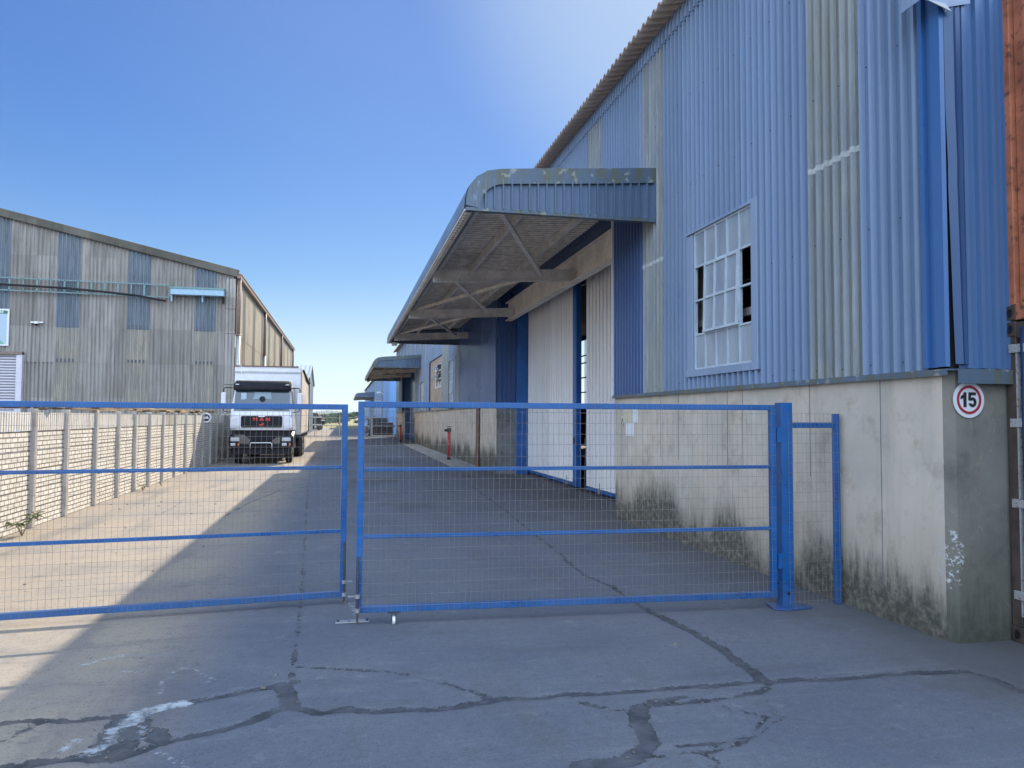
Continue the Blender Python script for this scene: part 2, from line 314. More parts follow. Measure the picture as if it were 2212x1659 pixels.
# ground
def ground_mat():
    t = NT('yard_concrete'); P = t.sep()
    n0 = t.noise(.18, 4, .55); n1 = t.noise(.9, 6, .65); n2 = t.noise(7, 6, .7); n3 = t.noise(60, 3, .6); st = t.noise(1.0, 4, .6, stretch=(2.2, .35, 1))
    c = t.mix(t.rng(n1, .3, .7), (.095, .106, .136, 1), (.128, .138, .162, 1))
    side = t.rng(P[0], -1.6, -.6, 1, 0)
    c = t.mix(t.math('MULTIPLY', side, t.rng(n1, .25, .6, .55, 1)), c, (.325, .268, .20, 1))  # tan dust that also carries the sunlit strip's brightness in its colour
    c = t.mix(t.rng(st, .48, .75, 0, .55), c, (.10, .10, .105, 1))
    c = t.mix(t.rng(n0, .42, .62, 0, .35), c, (.165, .17, .185, 1))
    c = t.mix(t.rng(n2, .52, .72, 0, .38), c, (.09, .09, .095, 1))
    c = t.mix(t.rng(t.noise(3.1, 5, .7), .6, .72, 0, .35), c, (.30, .29, .28, 1))
    c = t.mix(t.rng(n3, .52, .70, 0, .5), c, (.065, .065, .07, 1))
    ag = t.n('ShaderNodeTexVoronoi'); ag.inputs['Scale'].default_value = 95; t.l(t.pos(), ag.inputs['Vector'])
    c = t.mix(t.math('MULTIPLY', t.rng(ag.outputs['Distance'], .3, .12), t.rng(t.noise(4, 4, .7), .35, .6, .1, .7)), c, (.27, .265, .26, 1))
    n5 = t.noise(17, 6, .8); c = t.mix(t.rng(n5, .52, .70, 0, .6), c, (.07, .07, .075, 1)); c = t.mix(t.rng(n5, .46, .3, 0, .35), c, (.22, .22, .225, 1))
    sw = t.noise(1.0, 5, .7, stretch=(.6, 3.2, 1), dist=1.2); c = t.mix(t.rng(sw, .55, .7, 0, .35), c, (.20, .20, .21, 1)); c = t.mix(t.rng(sw, .44, .3, 0, .35), c, (.085, .085, .09, 1))
    # dirt collected along the hall wall
    dm = t.rng(t.math('ADD', P[0], t.math('MULTIPLY', t.noise(1.3, 5, .65), 2.2)), 4.3, 5.6)
    c = t.mix(t.math('MULTIPLY', dm, .62), c, (.085, .082, .078, 1))
    # oil and tyre marks further in
    oil = t.noise(.5, 5, .65, stretch=(1.1, .8, 1), dist=.6)
    far = t.math('MULTIPLY', t.rng(P[1], 9, 16), t.rng(P[0], -.8, .6))
    c = t.mix(t.math('MULTIPLY', t.rng(oil, .5, .64), t.math('MULTIPLY', far, .7)), c, (.075, .073, .072, 1))
    # cracks filled with dark grit
    cr = t.math('ADD', t.math('ADD', t.attr('crack'), .012), t.math('MULTIPLY', t.math('SUBTRACT', t.noise(9, 7, .8), .5), .15))
    cr = t.math('ADD', cr, t.math('MULTIPLY', t.math('SUBTRACT', t.noise(2.3, 2, .5), .5), .05))
    k = t.rng(cr, -.002, .009, 1, 0)
    c = t.mix(t.math('MULTIPLY', k, t.rng(n2, .3, .7, .65, .98)), c, t.mix(t.rng(t.noise(4, 4, .7), .35, .65), (.034, .037, .043, 1), (.08, .084, .092, 1)))
    ed = t.rng(t.math('ABSOLUTE', t.math('SUBTRACT', cr, .004)), 0, .007, 1, 0)
    c = t.mix(t.math('MULTIPLY', ed, t.rng(t.noise(5, 4, .7), .42, .56, 0, .9)), c, (.012, .012, .014, 1))
    # fine hairline cracks
    vo = t.n('ShaderNodeTexVoronoi', feature='DISTANCE_TO_EDGE'); vo.inputs['Scale'].default_value = .33
    wv = t.n('ShaderNodeVectorMath', operation='ADD'); nz = t.n('ShaderNodeTexNoise'); nz.inputs['Scale'].default_value = 1.2; nz.inputs['Detail'].default_value = 5
    t.l(t.pos(), nz.inputs['Vector']); t.l(t.pos(), wv.inputs[0]); t.l(nz.outputs['Color'], wv.inputs[1]); t.l(wv.outputs[0], vo.inputs['Vector'])
    hc = t.math('MULTIPLY', t.rng(vo.outputs['Distance'], .001, .0045, 1, 0), t.rng(t.noise(.6, 2, .5), .5, .6, 0, .45))
    c = t.mix(hc, c, (.09, .09, .09, 1))
    # spilled white paint
    pa = t.math('ADD', t.attr('spill'), t.math('MULTIPLY', t.math('SUBTRACT', t.noise(1, 6, .85, stretch=(16, 26, 1)), .5), .22))
    c = t.mix(t.math('MULTIPLY', t.rng(pa, -.012, .006, 1, 0), t.rng(t.noise(12, 4, .75), .35, .6, .25, .9)), c, (.42, .45, .46, 1))
    # beyond the yard: dry grass
    gm = t.rng(t.math('ADD', P[1], t.math('MULTIPLY', t.noise(.15, 4, .6), 8)), 121, 126)
    gr = t.mix(t.rng(t.noise(.035, 5, .65), .4, .6), (.36, .29, .13, 1), (.16, .17, .065, 1))
    c = t.mix(gm, c, gr)
    t.bump(t.math('ADD', t.math('MULTIPLY', n3, .5), t.math('SUBTRACT', n2, t.math('MULTIPLY', k, 1.6))), .35, .008)
    return t.set(c, t.rng(n1, .3, .7, .72, .9), 0, .35)
M['ground'] = ground_mat()
def hill_mat():
    t = NT('wooded_hill'); c = t.mix(t.rng(t.noise(.01, 5, .6), .4, .6), (.05, .07, .035, 1), (.12, .11, .06, 1)); return t.set(c, .9, 0, .2)
M['hill'] = hill_mat()

# ------------------------------------------------------------------ mesh helpers
class MB:
    def __init__(s): s.v = []; s.f = []; s.mi = []
    def add(s, vs, fs, mi=0):
        o = len(s.v); s.v += [tuple(v) for v in vs]; s.f += [tuple(i + o for i in f) for f in fs]; s.mi += [mi] * len(fs); return s
    def box(s, x0, x1, y0, y1, z0, z1, mi=0):
        vs = [(x, y, z) for x in (x0, x1) for y in (y0, y1) for z in (z0, z1)]
        return s.add(vs, [(0, 1, 3, 2), (4, 6, 7, 5), (0, 4, 5, 1), (2, 3, 7, 6), (0, 2, 6, 4), (1, 5, 7, 3)], mi)
    def beam(s, p0, p1, w, h, up=(0, 0, 1), mi=0):
        p0 = Vector(p0); p1 = Vector(p1); d = (p1 - p0).normalized(); up = Vector(up)
        a = d.cross(up)
        if a.length < 1e-4: a = d.cross(Vector((1, 0, 0)))
        a.normalize(); b = a.cross(d).normalized()
        vs = []
        for p in (p0, p1):
            for i, j in ((-1, -1), (1, -1), (1, 1), (-1, 1)): vs.append(p + a * (i * w / 2) + b * (j * h / 2))
        return s.add(vs, [(3, 2, 1, 0), (4, 5, 6, 7), (0, 1, 5, 4), (1, 2, 6, 5), (2, 3, 7, 6), (3, 0, 4, 7)], mi)
    def ibeam(s, p0, p1, w, h, t=.012, up=(0, 0, 1), mi=0):
        p0 = Vector(p0); p1 = Vector(p1); d = (p1 - p0).normalized(); up = Vector(up); a = d.cross(up).normalized(); b = a.cross(d).normalized()
        s.beam(p0 + b * (h / 2 - t / 2), p1 + b * (h / 2 - t / 2), w, t, up, mi); s.beam(p0 - b * (h / 2 - t / 2), p1 - b * (h / 2 - t / 2), w, t, up, mi)
        return s.beam(p0, p1, t, h - 2 * t, up, mi)
    def tube(s, pts, r, n=8, mi=0, cap=True):
        pts = [Vector(p) for p in pts]; rings = []; rs = r if isinstance(r, (list, tuple)) else [r] * len(pts)
        prev = None
        for i, p in enumerate(pts):
            d = ((pts[min(i + 1, len(pts) - 1)] - pts[max(i - 1, 0)])).normalized()
            a = prev if prev is not None else (d.cross(Vector((0, 0, 1))) if abs(d.z) < .95 else d.cross(Vector((1, 0, 0))))
            a = (a - d * a.dot(d)).normalized(); prev = a; b = d.cross(a)
            rings.append([p + (a * math.cos(2 * math.pi * k / n) + b * math.sin(2 * math.pi * k / n)) * rs[i] for k in range(n)])
        vs = [v for q in rings for v in q]; fs = []
        for i in range(len(pts) - 1):
            for k in range(n): fs.append((i * n + k, i * n + (k + 1) % n, (i + 1) * n + (k + 1) % n, (i + 1) * n + k))
        if cap: fs.append(tuple(range(n))[::-1]); fs.append(tuple(range((len(pts) - 1) * n, len(pts) * n)))
        return s.add(vs, fs, mi)
    def prism(s, poly, origin, u, v, w, depth, mi=0):
        o = Vector(origin); u = Vector(u); v = Vector(v); w = Vector(w); n = len(poly)
        vs = [o + u * a + v * b for a, b in poly] + [o + u * a + v * b + w * depth for a, b in poly]
        fs = [tuple(range(n))[::-1], tuple(range(n, 2 * n))] + [(i, (i + 1) % n, n + (i + 1) % n, n + i) for i in range(n)]
        return s.add(vs, fs, mi)
    def disc(s, c, nrm, r, depth, n=32, mi=0, r0=0):
        nrm = Vector(nrm).normalized(); a = nrm.orthogonal().normalized(); b = nrm.cross(a); c = Vector(c)
        ring = [(math.cos(2 * math.pi * k / n), math.sin(2 * math.pi * k / n)) for k in range(n)]
        if not r0: return s.prism([(x * r, y * r) for x, y in ring], c, a, b, nrm, depth, mi)
        vs = []
        for dd in (0, depth):
            for rr in (r0, r): vs += [c + nrm * dd + a * (x * rr) + b * (y * rr) for x, y in ring]
        fs = []
        for k in range(n):
            j = (k + 1) % n
            fs += [(2 * n + k, 3 * n + k, 3 * n + j, 2 * n + j), (k, j, n + j, n + k), (n + k, n + j, 3 * n + j, 3 * n + k), (k, 2 * n + k, 2 * n + j, j)]
        return s.add(vs, fs, mi)
    def ribs(s, p0, u, nrm, length, z0, z1, pitch, prof, mi=0, path=None, t0=0.0, ridge=None):
        """profiled sheet: along u, ribs stand out along nrm; path (list of (out,z)) bends it"""
        p0 = Vector(p0); u = Vector(u); nrm = Vector(nrm); ts = []
        k = math.floor(t0 / pitch)
        while True:
            st = False
            for a, h in prof:
                t = (k + a) * pitch - t0
                if t < 1e-6: continue
                if t > length - 1e-6: st = True; break
                ts.append((t, h))
            if st: break
            k += 1
        def hh(t):
            x = ((t + t0) / pitch) % 1.0; pr = list(prof) + [(1.0, prof[0][1])]
            for (a, h), (b, g) in zip(pr, pr[1:]):
                if a <= x <= b: return h + (g - h) * (x - a) / max(b - a, 1e-6)
            return prof[0][1]
        ts = [(0.0, hh(0.0))] + ts + [(length, hh(length))]
        vs = []; m = len(ts)
        if path is None: rows = None
        for t, h in ts:
            if path is None:
                a = z0(t) if callable(z0) else z0; b = z1(t) if callable(z1) else z1
                vs += [p0 + u * t + nrm * h + Vector((0, 0, a)), p0 + u * t + nrm * h + Vector((0, 0, b))]
            else:
                for i, (o, z) in enumerate(path):
                    q0 = Vector(path[max(i - 1, 0)]); q1 = Vector(path[min(i + 1, len(path) - 1)]); tg = (q1 - q0).normalized(); pn = Vector((tg.y, -tg.x))
                    if pn.x < 0 and abs(pn.x) > .05 or (abs(pn.x) <= .05 and pn.y < 0): pn = -pn
                    vs.append(p0 + u * t + nrm * (o + pn.x * h) + Vector((0, 0, z + pn.y * h)))
        R = 2 if path is None else len(path); fs = []; f2 = []; hm = max(h for _, h in prof)
        for i in range(m - 1):
            for j in range(R - 1): (f2 if ridge is not None and ts[i + 1][1] > hm * .8 else fs).append((i * R + j, (i + 1) * R + j, (i + 1) * R + j + 1, i * R + j + 1))
        s.add(vs, fs, mi); o = len(s.v) - len(vs)
        if f2: s.f += [tuple(k + o for k in f) for f in f2]; s.mi += [ridge] * len(f2)
        return s
    def build(s, name, mats, parent=None, smooth=False, bevel=0, solid=0):
        me = bpy.data.meshes.new(name)
        off = Vector((0, 0, 0))
        p = parent
        while p is not None: off += p.location; p = p.parent
        me.from_pydata([tuple(Vector(v) - off) for v in s.v], [], s.f)
        if not isinstance(mats, (list, tuple)): mats = [mats]
        for m in mats: me.materials.append(m)
        if len(mats) > 1: me.polygons.foreach_set('material_index', s.mi)
        if smooth: me.polygons.foreach_set('use_smooth', [True] * len(me.polygons))
        me.update(); o = bpy.data.objects.new(name, me); COL.objects.link(o)
        if parent: o.parent = parent
        if solid:
            q = o.modifiers.new('solid', 'SOLIDIFY'); q.thickness = solid; q.offset = 0
        if bevel:
            q = o.modifiers.new('bevel', 'BEVEL'); q.width = bevel; q.segments = 2; q.limit_method = 'ANGLE'
        return o
def tag(o, label=None, cat=None, group=None, kind=None):
    if label: o['label'] = label
    if cat: o['category'] = cat
    if group: o['group'] = group
    if kind: o['kind'] = kind
    return o
def thing(name, loc, label, cat, group=None):
    o = bpy.data.objects.new(name, None); COL.objects.link(o); o.location = loc; o.empty_display_size = .2
    return tag(o, label, cat, group)
def copy_tree(o, parent=None):
    c = o.copy(); COL.objects.link(c); c.parent = parent
    for ch in list(o.children): copy_tree(ch, c)
    return c
def text_mesh(name, body, size, origin, u, v, mat, parent=None, bold=0.0, depth=.002, sx=1.0, align='CENTER'):
    cu = bpy.data.curves.new('t', 'FONT'); cu.body = body; cu.size = size; cu.align_x = align; cu.align_y = 'CENTER'; cu.offset = bold; cu.extrude = depth; cu.resolution_u = 4
    to = bpy.data.objects.new('t', cu); COL.objects.link(to); dg = bpy.context.evaluated_depsgraph_get(); dg.update()
    me = bpy.data.meshes.new_from_object(to.evaluated_get(dg)); bpy.data.objects.remove(to)
    u = Vector(u).normalized(); v = Vector(v).normalized(); w = u.cross(v); o = Vector(origin); mb = MB()
    vs = [o + u * (p.co.x * sx) + v * p.co.y + w * p.co.z for p in me.vertices]
    mb.add(vs, [tuple(p.vertices) for p in me.polygons])
    return mb.build(name, mat, parent)
IBR = [(0, 0), (.62, 0), (.67, .036), (.93, .036)]
SIN = lambda a, n=8: [(i / n, a * (.5 + .5 * math.sin(2 * math.pi * i / n))) for i in range(n)]
PITCH = .127

# ------------------------------------------------------------------ ground
CRACKS = [
 (0.016,[(-0.35,7.31),(-0.32,6.22),(-0.31,5.62),(-0.30,5.32),(-0.29,5.00),(-0.26,4.61)]),
 (0.04,[(0.97,4.48),(0.54,4.39),(0.35,4.43),(0.21,4.43),(0.03,4.50),(-0.10,4.47),(-0.23,4.57),(-0.27,4.61),(-0.35,4.56),(-0.46,4.42),(-0.57,4.36),(-0.67,4.31),(-0.78,4.27),(-0.88,4.23),(-0.97,4.14),(-1.05,4.08),(-1.27,4.13),(-1.55,4.09)]),
 (0.035,[(-0.27,5.02),(-0.38,4.96),(-0.51,4.93),(-0.64,4.87),(-0.76,4.82),(-0.87,4.77),(-0.98,4.71),(-1.09,4.64),(-1.26,4.65),(-1.43,4.63),(-1.62,4.69),(-1.78,4.67)]),
 (0.02,[(-0.28,5.32),(-0.12,5.26),(0.10,5.18),(0.32,5.10),(0.46,4.98),(0.66,4.79),(0.79,4.62),(0.88,4.50)]),
 (0.02,[(-1.55,4.66),(-1.60,4.57),(-1.67,4.40)]), (0.06,[(-0.33,4.93),(-0.30,4.77),(-0.27,4.65)]),
 (0.12,[(-1.11,4.55),(-1.10,4.36),(-1.11,4.17)]), (0.07,[(-1.08,4.42),(-0.96,4.37),(-0.89,4.29)]),
 (0.035,[(0.97,4.47),(1.15,4.45),(1.33,4.48),(1.54,4.44),(1.71,4.44),(1.90,4.44),(2.07,4.45),(2.26,4.43),(2.46,4.45),(2.66,4.43),(2.86,4.43),(3.07,4.38),(3.32,4.39),(3.44,4.41),(3.68,4.38),(3.92,4.35),(4.03,4.36),(4.08,4.25),(4.08,4.10),(4.07,3.95)]),
 (0.028,[(2.56,8.73),(2.51,7.78),(2.61,7.20),(2.58,6.62),(2.60,6.19)]),
 (0.05,[(2.60,6.19),(2.63,5.87),(2.68,5.59),(2.68,5.36),(2.68,5.10),(2.65,4.78),(2.64,4.59),(2.63,4.44)]),
 (0.02,[(2.77,5.34),(2.84,5.30),(2.91,5.25)]),
 (0.06,[(1.68,4.18),(1.60,4.02),(1.58,3.86),(1.56,3.75),(1.46,3.63),(1.37,3.55),(1.13,3.54)]),
 (0.03,[(1.68,4.18),(1.78,4.27),(1.89,4.28),(2.01,4.30)]),
 (0.015,[(1.32,4.44),(1.40,4.29),(1.50,4.21),(1.60,4.14),(1.66,4.11)]),
 (0.03,[(1.76,4.22),(1.94,4.20),(2.12,4.22),(2.27,4.24),(2.50,4.27),(2.62,4.39)]),
 (0.012,[(2.11,4.20),(2.19,4.07),(2.28,3.95)]),
 (0.014,[(2.47,4.24),(2.45,4.13),(2.40,3.99),(2.41,3.89),(2.33,3.84),(2.20,3.74),(2.01,3.63),(1.90,3.59),(1.80,3.56),(1.68,3.59),(1.52,3.57)]),
 (0.014,[(2.32,3.91),(2.20,3.80),(2.11,3.71),(1.89,3.65),(1.66,3.66)]),
 (0.018,[(1.77,3.53),(1.79,3.46),(1.74,3.40)]),
 (0.014,[(-0.35,7.33),(-0.43,9.21),(-0.62,14.26),(-1.01,24.83),(-1.17,31.78)]),
 (0.02,[(2.59,8.75),(2.64,9.61),(2.69,10.82),(2.84,13.09),(2.92,15.22),(3.07,18.39)]),
 (0.004,[(-3.9,8.1),(-1.06,8.03),(-0.17,8.01),(0.76,7.94),(1.72,7.90),(2.72,7.85),(4.3,7.8)]),
 (0.006,[(-4.2,14.9),(-2.01,15.09),(-0.60,15.32),(0.54,15.37),(4.2,15.4)]), (.01,[(-4.2,22.2),(4.2,22.4)]),
 (0.02,[(-1.92,13.32),(-1.74,15.60),(-1.46,17.30),(-1.30,19.09),(-0.90,19.68)]),
 (0.02,[(-1.97,13.21),(-1.36,13.59),(-0.80,14.29),(-0.61,14.40)]), (0.02,[(-1.25,15.94),(-0.91,16.06),(-0.64,15.83)]),
 (0.03,[(-1.74,20.52),(-1.19,21.03),(-0.80,20.66)]), (0.03,[(-1.76,17.45),(-1.31,17.92),(-0.72,17.60)]),
 (0.03,[(-1.5,18.6),(-1.0,18.5),(-.75,18.9)]), (0.025,[(-1.6,16.6),(-1.1,16.8),(-.7,16.6)]), (.02,[(-1.3,14.9),(-.9,15.1),(-.65,14.8)]),
 (0.015,[(-3.06,13.71),(-2.97,14.67),(-3.12,16.71),(-3.12,18.21)])]
SPILL = [
 (0.05,[(-0.87,4.77),(-0.99,4.73),(-1.08,4.68),(-1.11,4.55)]), (0.03,[(-1.11,4.55),(-1.18,4.46)]), (0.03,[(-1.17,4.25),(-1.21,4.17)]), (0.02,[(-1.30,4.35),(-1.33,4.23)]),
 (0.004,[(-1.05,4.96),(-1.07,5.16),(-1.06,5.34),(-1.00,5.45),(-0.90,5.35),(-0.83,5.24),(-0.77,5.17),(-0.84,5.08)]), (0.012,[(-1.37,5.47),(-1.27,5.39)]),
 (0.01,[(-1.68,5.63),(-1.65,5.64),(-1.57,5.75),(-1.47,5.80)]), (0.008,[(-1.04,4.57),(-1.01,4.41),(-0.96,4.25)]), (0.004,[(-0.91,4.15),(-0.79,4.03),(-0.68,3.91)]),
 (0.025,[(-1.16,4.44),(-1.13,4.29)]), (0.003,[(0.06,7.07),(0.11,6.81),(0.13,6.45)])]
def build_ground():
    xs = np.concatenate([[-6000, -1500, -400, -120, -40, -15, -8], np.arange(-5, 5.61, .035), [8, 15, 40, 120, 400, 1500, 6000]])
    ys = np.concatenate([[-200, -40, -10, 0, 2], np.arange(3.0, 9.0, .03), np.arange(9.0, 24, .07), np.arange(24, 34, .25), [36, 45, 60, 80, 100, 125, 160, 240, 400, 800, 2000, 7000]])
    X, Y = np.meshgrid(xs, ys); P = np.stack([X.ravel(), Y.ravel()], 1)
    def field(polys):
        out = np.full(len(P), 1.0); idx = np.where((np.abs(P[:, 0]) < 6) & (P[:, 1] > 2) & (P[:, 1] < 34))[0]; Q = P[idx]; d = np.full(len(Q), 1.0)
        for w, pts in polys:
            for (ax, ay), (bx, by) in zip(pts, pts[1:]):
                a = np.array([ax, ay]); ab = np.array([bx - ax, by - ay]); t = np.clip(((Q - a) @ ab) / (ab @ ab), 0, 1)
                d = np.minimum(d, np.linalg.norm(Q - a - t[:, None] * ab, axis=1) - w)
        out[idx] = d; return out
    cr = field(CRACKS); sp = field(SPILL)
    Z = np.where(cr < 0, -np.minimum(.008, -cr * .4), 0.0)
    nx = len(xs); ny = len(ys); n = nx * ny
    co = np.stack([P[:, 0], P[:, 1], Z], 1).astype(np.float32)
    i, j = np.meshgrid(np.arange(nx - 1), np.arange(ny - 1)); a = (j * nx + i).ravel()
    q = np.stack([a, a + 1, a + nx + 1, a + nx], 1).astype(np.int32); nf = len(q)
    me = bpy.data.meshes.new('concrete_yard'); me.vertices.add(n); me.vertices.foreach_set('co', co.ravel())
    me.loops.add(nf * 4); me.loops.foreach_set('vertex_index', q.ravel()); me.polygons.add(nf)
    me.polygons.foreach_set('loop_start', np.arange(0, nf * 4, 4, dtype=np.int32)); me.update(calc_edges=True)
    for nm, arr in (('crack', cr), ('spill', sp)):
        at = me.attributes.new(nm, 'FLOAT', 'POINT'); at.data.foreach_set('value', arr.astype(np.float32))
    me.polygons.foreach_set('use_smooth', [True] * nf); me.materials.append(M['ground'])
    o = bpy.data.objects.new('concrete_yard', me); COL.objects.link(o); tag(o, kind='structure')
build_ground()
# raised apron along the far part of the hall
tag(MB().box(3.55, 4.41, 25.5, 47, 0.004, .05).build('pavement', M['apron'], bevel=.01), kind='structure')
# hills on the horizon
def hills(y, zs, seed):
    rr = random.Random(seed); vs = []; n = 90
    for i in range(n + 1):
        x = -3500 + 7000 * i / n; h = zs * (.45 + .3 * math.sin(i * .33 + seed) + .2 * math.sin(i * .9 + seed * 2) + .08 * rr.random())
        vs += [(x, y, -5), (x, y + 250, h * .7), (x, y + 500, h), (x, y + 1400, -5)]
    fs = [(4 * i + k, 4 * i + 4 + k, 4 * i + 5 + k, 4 * i + 1 + k) for i in range(n) for k in range(3)]
    mb = MB(); mb.add(vs, fs); return mb
hb = hills(3600, 95, 3); tag(hb.build('hills', M['hill'], smooth=True), kind='structure')

# ------------------------------------------------------------------ blue hall
HX = 4.42
hall = thing('blue_warehouse', (HX, 4.88, 0), 'long blue corrugated steel warehouse on a stained concrete base, with an open white sliding door', 'warehouse')
Y_END = 66.0; D0, D1 = 12.06, 22.2; E0, E1 = 48.8, 58.9
mb = MB()
mb.add([(HX, 4.94, 0), (HX, D0, 0), (HX + .24, D0, 0), (HX + .24, 5.1, 0), (16, 5.1, 0), (16, 4.88, 0), (HX + .06, 4.88, 0),
        (HX, 4.94, 2.02), (HX, D0, 2.02), (HX + .24, D0, 2.02), (HX + .24, 5.1, 2.02), (16, 5.1, 2.02), (16, 4.88, 2.02), (HX + .06, 4.88, 2.02)],
       [(0, 1, 8, 7), (1, 2, 9, 8), (2, 3, 10, 9), (3, 4, 11, 10), (4, 5, 12, 11), (7, 8, 9, 10, 13), (10, 11, 12, 13)])
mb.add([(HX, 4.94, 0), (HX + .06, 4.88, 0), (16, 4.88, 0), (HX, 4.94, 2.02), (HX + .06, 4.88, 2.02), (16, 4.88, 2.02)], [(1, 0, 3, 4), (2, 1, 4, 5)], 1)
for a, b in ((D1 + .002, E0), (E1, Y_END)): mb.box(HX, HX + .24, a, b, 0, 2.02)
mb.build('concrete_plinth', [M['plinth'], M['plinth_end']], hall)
# joints / chips on the plinth
mb = MB()
for y in (5.62, 6.62, 7.9, 8.25, 9.6, 10.2): mb.box(HX - .003, HX, y, y + .006, .25 if y < 6 else 1.1, 2.0)
mb.build('joint_line', M['reveal'], hall)
mb = MB(); mb.box(HX - .055, HX + .02, 4.83, D0 + .03, 2.022, 2.034); mb.box(HX - .055, HX - .05, 4.83, D0 + .03, 1.985, 2.022)
mb.box(HX + .02, 16, 4.80, 4.9, 2.022, 2.034); mb.box(HX + .02, 5.0, 4.80, 4.806, 1.925, 2.022)
for a, b in ((D1, E0), (E1, Y_END)): mb.box(HX - .05, HX + .02, a, b, 2.022, 2.034); mb.box(HX - .05, HX - .046, a, b, 1.99, 2.022)
mb.build('drip_flashing', M['moss_flash'], hall)
# side cladding
CX_ = HX - .012
LAP = 7.02
clad = MB(); tr = MB(); bul = MB()
def seg(y0, y1, z0, z1, mi=0, target=None):
    q = MB() if target is tr else clad
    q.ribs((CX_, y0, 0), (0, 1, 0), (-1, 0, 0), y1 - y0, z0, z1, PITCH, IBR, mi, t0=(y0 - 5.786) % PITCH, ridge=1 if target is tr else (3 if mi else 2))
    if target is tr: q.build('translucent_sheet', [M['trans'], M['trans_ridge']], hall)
seg(5.06, 5.786, 2.036, LAP); seg(5.786, 6.56, 2.036, LAP, 0, tr); seg(6.544, 7.49, 2.036, LAP)
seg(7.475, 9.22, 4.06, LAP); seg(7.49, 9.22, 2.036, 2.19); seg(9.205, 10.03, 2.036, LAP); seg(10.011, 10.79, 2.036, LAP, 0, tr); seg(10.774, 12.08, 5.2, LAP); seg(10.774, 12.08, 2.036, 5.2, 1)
y = 12.08
while y < Y_END - 1:     # upper band above the canopy, translucent every third or so
    for w, k in ((.55, 0), (.762, 1), (1.9, 0)):
        y1 = min(y + w, Y_END)
        if y1 > y: seg(y, y1 + .015, 5.25, LAP, 0, tr if k else clad)
        y = y1
holes = [(30.75, 32.65, 2.2, 4.08), (34.93, 40.12, 2.03, 4.55), (43.1, 44.85, 2.1, 3.7)]
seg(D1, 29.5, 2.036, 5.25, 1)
y = 29.5; i = 0
while y < Y_END - .1:
    y1 = min(y + .762, Y_END); i += 1
    if not (E0 - .4 < y < E1):
        mid = (y + y1) / 2; z0 = 2.036; h = [q for q in holes if q[0] - .1 < mid < q[1] + .1]
        tgt = tr if i % 4 in (1,) or (33.0 < mid < 34.9) else clad
        if h: seg(y, y1, h[0][3] + .02, 5.25, 0, clad)
        else: seg(y, y1, z0, 5.25, 0, tgt)
    else: seg(y, y1, 4.9, 5.25)
    y = y1
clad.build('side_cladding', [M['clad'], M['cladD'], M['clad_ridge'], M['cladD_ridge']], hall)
bul.ribs((0, 5.05, 0), (0, 1, 0), (-1, 0, 0), Y_END - 5.05, 0, 0, PITCH, IBR, path=[(-(4.385), 6.985), (-(4.388), 7.12), (-4.41, 7.22), (-4.45, 7.30), (-4.52, 7.355), (-4.62, 7.385)], t0=(5.05 - 5.786) % PITCH, ridge=1)
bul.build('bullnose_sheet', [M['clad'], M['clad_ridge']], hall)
# dents, screws and laps
mb = MB()
for yy in np.arange(5.2, 30, .381):
    for z in (2.12, 3.3, 4.7, 5.9, 6.9):
        if 7.4 < yy < 9.3 and z < 4.1 or (12 < yy < 22.3 and z < 5.3): continue
        mb.disc((CX_ - .03, yy + .095, z + random.uniform(-.02, .02)), (-1, 0, 0), .007, .006, 6)
mb.build('screw_heads', M['darksteel'], hall)
mb = MB(); 
for ya, yb, za in ((5.80, 6.53, 4.02), (10.02, 10.76, 3.9)): MB().ribs((CX_ - .004, ya, 0), (0, 1, 0), (-1, 0, 0), yb - ya, za, za + .055, PITCH, IBR, t0=(ya - 5.786) % PITCH).build('repair_tape', M['tape'], hall)
# roof
mb = MB()
rp = SIN(.045, 8); RP = .185
def roof_ribs(x0, z0, x1, z1, y0, y1):
    ts = []; y = y0; k = 0; vs = []
    while y <= y1: 
        h = .036 * math.sin(2 * math.pi * (y / RP)); vs += [(x0, y, z0 + h), (x1, y, z1 + h)]; y += RP / 8
    m = len(vs) // 2; mb.add(vs, [(2 * i, 2 * i + 1, 2 * i + 3, 2 * i + 2) for i in range(m - 1)])
roof_ribs(4.10, 7.265, 10.2, 8.79, 4.7, Y_END + .2); roof_ribs(10.2, 8.79, 16.3, 7.26, 4.7, Y_END + .2)
mb.build('roof', M['asb_roof'], hall, smooth=True, solid=.012)
# end walls
mb = MB()
gz = lambda x: 7.22 + (x - 4.1) * .25 if x < 10.2 else 8.745 - (x - 10.2) * .25
mb.ribs((4.49, 4.85, 0), (1, 0, 0), (0, -1, 0), 11.5, lambda t: 2.04, lambda t: gz(4.49 + t), PITCH, IBR, 0, t0=.03)
mb.box(4.46, 16, 4.9, 4.92, 2.04, 7.0, 1)
mb.build('end_cladding', [M['clad2'], M['interior']], hall)
mb = MB(); mb.add([(4.4, Y_END, 0), (16, Y_END, 0), (16, Y_END, 7.2), (10.2, Y_END, 8.7), (4.4, Y_END, 7.2)], [(0, 1, 2, 3, 4)])
mb.build('far_gable', M['clad2'], hall, solid=.05)
# inner long wall with a tall window
mb = MB()
for a in ((4.9, 46.0, 0, 7.3), (57, Y_END, 0, 7.3), (46.0, 57, 0, 2.4), (46.0, 57, 7.0, 7.3)): mb.box(16, 16.05, *a)
mb.build('rear_wall', M['interior'], hall)
mb = MB()
for y in np.arange(46, 57.1, .9): mb.box(16.0, 16.04, y, y + .07, 2.4, 7.0)
for z in (3.4, 4.4, 5.4, 5.9): mb.box(15.99, 16.03, 46, 57, z, z + .08)
mb.build('window_bars', M['darksteel'], hall)
